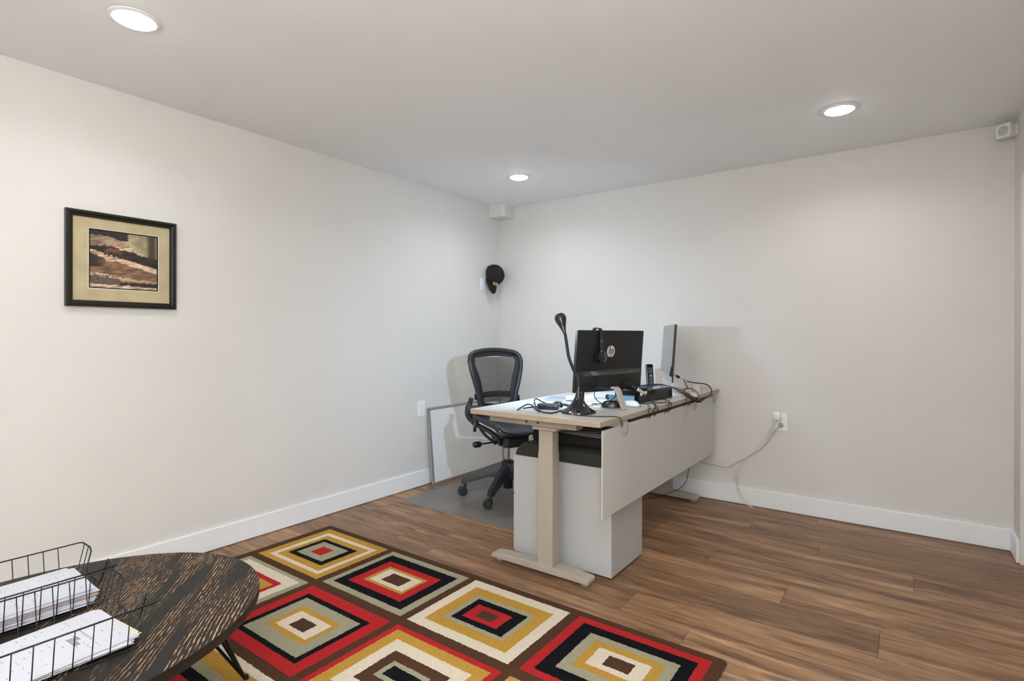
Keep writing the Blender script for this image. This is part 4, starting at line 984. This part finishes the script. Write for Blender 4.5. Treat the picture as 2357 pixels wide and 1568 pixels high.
ms_ = thing('computer_mouse', 'small black mouse lying next to the power brick', 'mouse', tuple(at(1284, 936, DZ)), R(-40))
def mouse_shape(L_, W_, Hm):
    m_ = MB(); vs = []; NA, NR = 24, 6
    for i in range(NR+1):
        ph = R(90*i/NR)
        for j in range(NA):
            t = 2*math.pi*j/NA; rr = math.cos(ph)**.6
            vs.append((L_/2*rr*math.cos(t), W_/2*rr*math.sin(t)*(1-.12*math.cos(t)), Hm*math.sin(ph)*(1+.12*math.cos(t)*rr)))
    fs = [(i*NA+j, i*NA+(j+1) % NA, (i+1)*NA+(j+1) % NA, (i+1)*NA+j) for i in range(NR) for j in range(NA)]+[tuple(range(NA-1, -1, -1))]
    return m_.add(vs, fs)
M_MB = mat('mouse_black', (30, 28, 27), rough=.25)
mouse_shape(.085, .05, .026).build('mouse_body', M_MB, ms_, smooth='auto')
mb2 = thing('computer_mouse', 'black mouse resting on a white pad beside the silver stand', 'mouse', tuple(at(1407, 937, DZ+.005)), R(14))
mouse_shape(.102, .060, .033).build('mouse_body', M_MB, mb2, smooth='auto')
MB().tube([(.033, 0, .0265), (.005, 0, .0352)], .0022, 8).build('scroll_wheel', M_SIL, mb2, smooth='auto')
pad = MB().prism(rrect(-.075, -.055, .075, .055, .008), 0, .0048).build('mouse_pad', mat('pad_white', (222, 220, 216), rough=.5), None, bevel=.001)
pad.location = at(1405, 936, DZ); pad.rotation_euler = (0, 0, R(14)); tag(pad, 'small white pad under the black mouse', 'mouse pad')
mw = thing('computer_mouse', 'white mouse beside the red and white envelope', 'mouse', (1.752, -1.205, DZ), R(-20))
mouse_shape(.11, .06, .030).build('mouse_body', mat('mouse_white', (236, 236, 238), rough=.25), mw, smooth='auto')
MB().prism(rrect(-.056, -.031, .056, .031, .028), 0, .006).build('mouse_base', mat('mouse_base_grey', (150, 148, 146), rough=.4), mw, smooth='auto')
en = MB().prism([(-.06, -.035), (.06, -.035), (.06, .035), (-.06, .035)], 0, .006).build('envelope', mat('envelope_red', (206, 110, 92), rough=.7), None)
en.location = (1.700, -1.232, DZ); en.rotation_euler = (0, 0, R(60)); tag(en, 'red and white envelope beside the white mouse', 'envelope')
M_SH = mat('sheet_white', (236, 236, 236), rough=.7, var=.01)
for i, (x, y, a, lb) in enumerate(((1.42, -.78, 8, 'white paper sheet lying in front of the big monitor'), (1.53, -1.20, -28, 'white paper sheet beneath the cables by the lamp'), (1.36, -.42, 15, 'white paper sheet lying before the cordless phone'), (1.74, -.50, 25, 'white paper sheet lying beside the slim monitor'))):
    s = MB().box((-.108, -.14, 0), (.108, .14, .0006)).build('paper_sheet', M_SH); s.location = (x, y, DZ+.0001); s.rotation_euler = (0, 0, R(a)); tag(s, lb, 'paper')
# light blue tissue packet under the monitor edge
bx = MB(); bx.prism(rrect(-.065, -.022, .065, .022, .006), 0, .042); b_o = bx.build('tissue_packet', mat('packet_blue', (120, 180, 214), rough=.45, var=.15, scale=25), None, smooth='auto', bevel=.004)
b_o.location = (1.668, -1.128, DZ); b_o.rotation_euler = (0, 0, R(22)); tag(b_o, 'light blue packet standing behind the silver stand', 'packet')
# black riser along the desk edge
M_RI = mat('riser_black', (20, 20, 22), rough=.32)
ri = thing('desk_riser', 'black metal monitor riser with cut-out sides on the desk', 'riser', (1.66, -.905, DZ), R(-7))
rx0, rx1, ry0, ry1, rz = -.04, .105, -.168, .205, .066
MB().box((rx0, ry0, rz-.006), (rx1, ry1, rz)).build('top_plate', mat('riser_top', (70, 78, 96), rough=.15, coat=.4), ri, bevel=.002)
MB().box((rx1-.006, .0, 0), (rx1, ry1-.045, rz-.006)).box((rx1-.006, ry1-.045, .046), (rx1, ry1, rz-.006)).box((rx1-.006, ry1-.045, 0), (rx1, ry1, .012)).box((rx1-.006, ry1-.010, .012), (rx1, ry1, .046)).build('front_skirt', M_RI, ri)
MB().box((rx1-.008, ry0, 0), (rx1, .0, .038)).build('front_drawer', M_RI, ri, bevel=.002)
for k in range(4): MB().box((rx1-.006, ry0+.004+k*.046, .038), (rx1, ry0+.014+k*.046, rz-.006)).build('post', M_RI, ri)
for yy in (ry0, ry1-.006): MB().box((rx0, yy, 0), (rx1-.006, yy+.006, rz-.006)).build('side_leg', M_RI, ri)
# hub with pale plug on top
hb = MB().box((-.05, -.022, 0), (.05, .022, .016), bev=.003).build('usb_hub', mat('hub_black', (22, 21, 24), rough=.3), None, smooth='auto')
hb.location = (1.735, -1.085, DZ+rz+.0003); hb.rotation_euler = (0, 0, R(60)); tag(hb, 'small black hub lying on the riser end behind the monitor', 'hub')
wp = thing('audio_plug', 'pale plug on a black cable drooping over the riser', 'plug', (1.765, -1.00, DZ+.062))
c_a, c_b = at(1467, 896, DZ+.085), at(1484, 906, DZ+.058)
MB().tube([Vector(c_a)-wp.location, (Vector(c_a)*.3+Vector(c_b)*.7)-wp.location, Vector(c_b)-wp.location], [.0085, .007, .0045], 12).build('plug_body', mat('plug_ivory', (222, 212, 196), rough=.4), wp, smooth='auto')
MB().tube(smoothpath([Vector(at(1454, 889, DZ+.098))-wp.location, Vector(at(1461, 892, DZ+.092))-wp.location, Vector(c_a)-wp.location], 4), [.006, .0065, .0065, .0068, .007, .0072, .0072, .0074, .0076], 10).build('strain_relief', M_CB, wp, smooth='auto')
MB().tube(smoothpath([Vector(c_b)-wp.location]+[Vector(v)-wp.location for v in on_desk((1493, 913, .045), (1503, 925, .03), (1508, 938, .012))]+[Vector((1.868, -1.215, .725))-wp.location, Vector((1.860, -1.235, .702))-wp.location], 6), .0030, 8).build('plug_cable', M_CB, wp, smooth=True)
# cables spilling over the long edge
cable('desk_cable', 'black cable curving from the riser over the desk edge', on_desk((1462, 925, .004), (1472, 929, .003), (1490, 929, .003), (1504, 928, .006))+[(1.866, -1.14, .745), (1.869, -1.16, .72), (1.860, -1.17, .702)], .0024, M_CB)
cable('desk_cable', 'thin black cable falling from riser foot over the desk edge', on_desk((1490, 929, .004), (1492, 934, .003), (1498, 940, .003))+[(1.864, -1.255, .748), (1.868, -1.26, .72), (1.860, -1.262, .703)], .0018, M_CB)
cable('desk_cable', 'black cable arching in the outer bundle beyond the riser', on_desk((1500, 924, .006), (1515, 919, .010), (1530, 920, .014), (1542, 926, .012))+[(1.867, -.985, .745), (1.872, -1.00, .722), (1.860, -1.03, .702)], .0024, M_CB)
cable('desk_cable', 'black cable arching in the inner bundle beyond the riser', on_desk((1506, 926, .005), (1520, 928, .004), (1536, 926, .010), (1546, 929, .010))+[(1.869, -.955, .745), (1.874, -.965, .720), (1.860, -.99, .702)], .0024, M_CB)
cable('desk_cable', 'black cable looping in an arch beside the slim monitor', on_desk((1570, 902, .012), (1575, 897, .028), (1585, 894, .036), (1597, 897, .034), (1606, 906, .026), (1608, 914, .018))+[(1.869, -.60, .735), (1.866, -.63, .712), (1.858, -.65, .702)], .0024, M_CB)
cable('desk_cable', 'thin black cable in a low loop beside the slim monitor', on_desk((1572, 903, .006), (1580, 903, .010), (1588, 909, .006))+[(1.864, -.70, .749), (1.868, -.71, .73), (1.858, -.72, .703)], .0018, M_CB)
vc = thing('video_cable', 'thick black video cable with ferrite bead arching behind the slim monitor', 'cable', (1.66, -.33, DZ+.13))
vpath = [(1547, 861, .175), (1556, 865, .162), (1565, 870, .148), (1578, 876, .128), (1590, 880, .112), (1606, 882, .105), (1622, 884, .098), (1632, 889, .082), (1638, 898, .055), (1637, 907, .030)]
def vpt(px, py, x): # on the plane x = const
    d = f + r2*((px-W/2)/FPX) - u2*((py-H/2+10.72)/FPX); t = (x-CAM[0])/d.x; return Vector(CAM)+d*t
vw = [vpt(px, py, x) for (px, py), x in zip(((1547, 861), (1556, 865), (1565, 870), (1578, 876), (1590, 880), (1606, 882), (1622, 884), (1632, 889), (1638, 898), (1637, 907)), (1.66, 1.69, 1.71, 1.735, 1.755, 1.78, 1.81, 1.84, 1.866, 1.872))]
vw += [Vector((1.872, -.30, .725)), Vector((1.862, -.40, .705))]
sp_ = smoothpath(vw, 6)
MB().tube([p-vc.location for p in sp_[:20]], .0022, 8).build('thin_cord', M_CB, vc, smooth=True)
MB().tube([p-vc.location for p in sp_[19:]], .0036, 8).build('thick_cord', M_CB, vc, smooth=True)
MB().tube([p-vc.location for p in sp_[6:12]], .0085, 12).build('ferrite_bead', M_RI, vc, smooth='auto')
MB().tube([p-vc.location for p in sp_[12:19]], .0030, 10).build('pale_sleeve', MATS['plug_ivory'], vc, smooth='auto')
# thin strap and remote poking over the edge
rm = thing('remote_stick', 'slim dark stick lying angled over the desk edge', 'remote', tuple((Vector(vpt(1563, 898, 1.78))+Vector(vpt(1609, 925, 1.94)))/2))
A_, B_ = Vector(vpt(1563, 898, 1.78)), Vector(vpt(1609, 925, 1.94))
dirv = (B_-A_).normalized(); sv = dirv.cross(Vector((0, 0, 1))).normalized(); uv_ = sv.cross(dirv)
Mr = Matrix(((dirv.x, sv.x, uv_.x, 0), (dirv.y, sv.y, uv_.y, 0), (dirv.z, sv.z, uv_.z, 0), (0, 0, 0, 1)))
hl = (B_-A_).length/2
MB().box((-hl, -.015, -.006), (hl, .015, .006), M=Mr, bev=.002).build('stick_body', mat('stick_black', (26, 26, 25), rough=.4), rm, smooth='auto')
MB().box((-hl-.002, -.016, -.0066), (-hl+.06, .016, .0066), M=Mr, bev=.002).build('stick_grip', mat('stick_grey', (92, 92, 94), rough=.4), rm, smooth='auto')
cable('blue_strap', 'dark blue flat strap running from the riser to the angled stick', [(1.645, -1.0, DZ+.0705), (1.655, -.85, DZ+.0705), (1.68, -.72, DZ+.0705), (1.715, -.665, DZ+.066), (1.755, -.61, DZ+.048), (1.778, -.575, DZ+.036)], .0038, mat('strap_blue', (28, 44, 84), rough=.5), cat='strap')
# photo frame leaning behind the slim monitor, snack bag and cups
fr = thing('desk_photo_frame', 'small pale easel photo frame leaning on the desk behind the slim monitor', 'photo frame', (1.752, -.300, DZ), R(26))
Mf = Matrix.Rotation(R(-24), 4, 'Y')
MB().box((0, -.05, 0), (.007, .05, .085), M=Mf).build('frame_body', mat('frame_cream', (204, 194, 178), rough=.5), fr, bevel=.001)
MB().box((-.0012, -.04, .01), (0, .04, .075), M=Mf).build('photo', mat('photo_warm', (150, 120, 110), rough=.5, var=.6, scale=60), fr)
MB().box((.0, -.008, 0), (.004, .008, .07), M=Matrix.Translation((.045, 0, 0)) @ Matrix.Rotation(R(-38), 4, 'Y')).build('easel_leg', MATS['frame_cream'], fr)
bg = mouse_shape(.10, .075, .032).build('snack_bag', mat('bag_tan', (196, 164, 128), rough=.5, var=.3, scale=40, bump=.6, bscale=60), None, smooth=True)
bg.location = (1.762, -.455, DZ); tag(bg, 'crumpled tan snack bag beside the slim monitor base', 'bag')
for i, (x, y, s) in enumerate(((1.775, -.245, .022), (1.80, -.30, .018))):
    c_ = MB().box((-s, -s, 0), (s, s, s*1.5), bev=.003).build('note_block', mat('note_cream', (222, 214, 200), rough=.6), None, smooth='auto')
    c_.location = (x, y, DZ); tag(c_, ('larger cream note block near the desk end by the wall', 'smaller cream note block near the desk end by the wall')[i], 'note block')
rk = mouse_shape(.085, .06, .024).build('earbud_case', mat('case_mottled', (120, 112, 100), rough=.5, var=.5, scale=90), None, smooth=True)
rk.location = (1.515, -.275, DZ); tag(rk, 'mottled grey pouch between the phone and slim monitor', 'pouch')
cable('monitor_cable', 'thin black cable dropping from the monitor to the desk papers', [(1.60, -1.30, .83), (1.585, -1.275, .79), (1.60, -1.24, .757), (1.63, -1.20, .7505), (1.66, -1.16, .7503)], .0022, M_CB)
cable('monitor_cable', 'black cable bunch end hanging under the monitor middle', [(1.68, -1.13, .83), (1.665, -1.17, .80), (1.635, -1.20, .765), (1.60, -1.22, .7515), (1.56, -1.26, .7505)], .0022, M_CB)
pgm = MB().lathe([(.004, -.012), (.013, -.011), (.015, 0), (.013, .011), (.004, .012)], 18, M=Matrix.Rotation(R(70), 4, 'X')).build('plug_ball', M_RI, None, smooth='auto')
pgm.location = at(1400, 914, DZ+.0145); tag(pgm, 'round black plug head among cables under the monitor', 'plug')
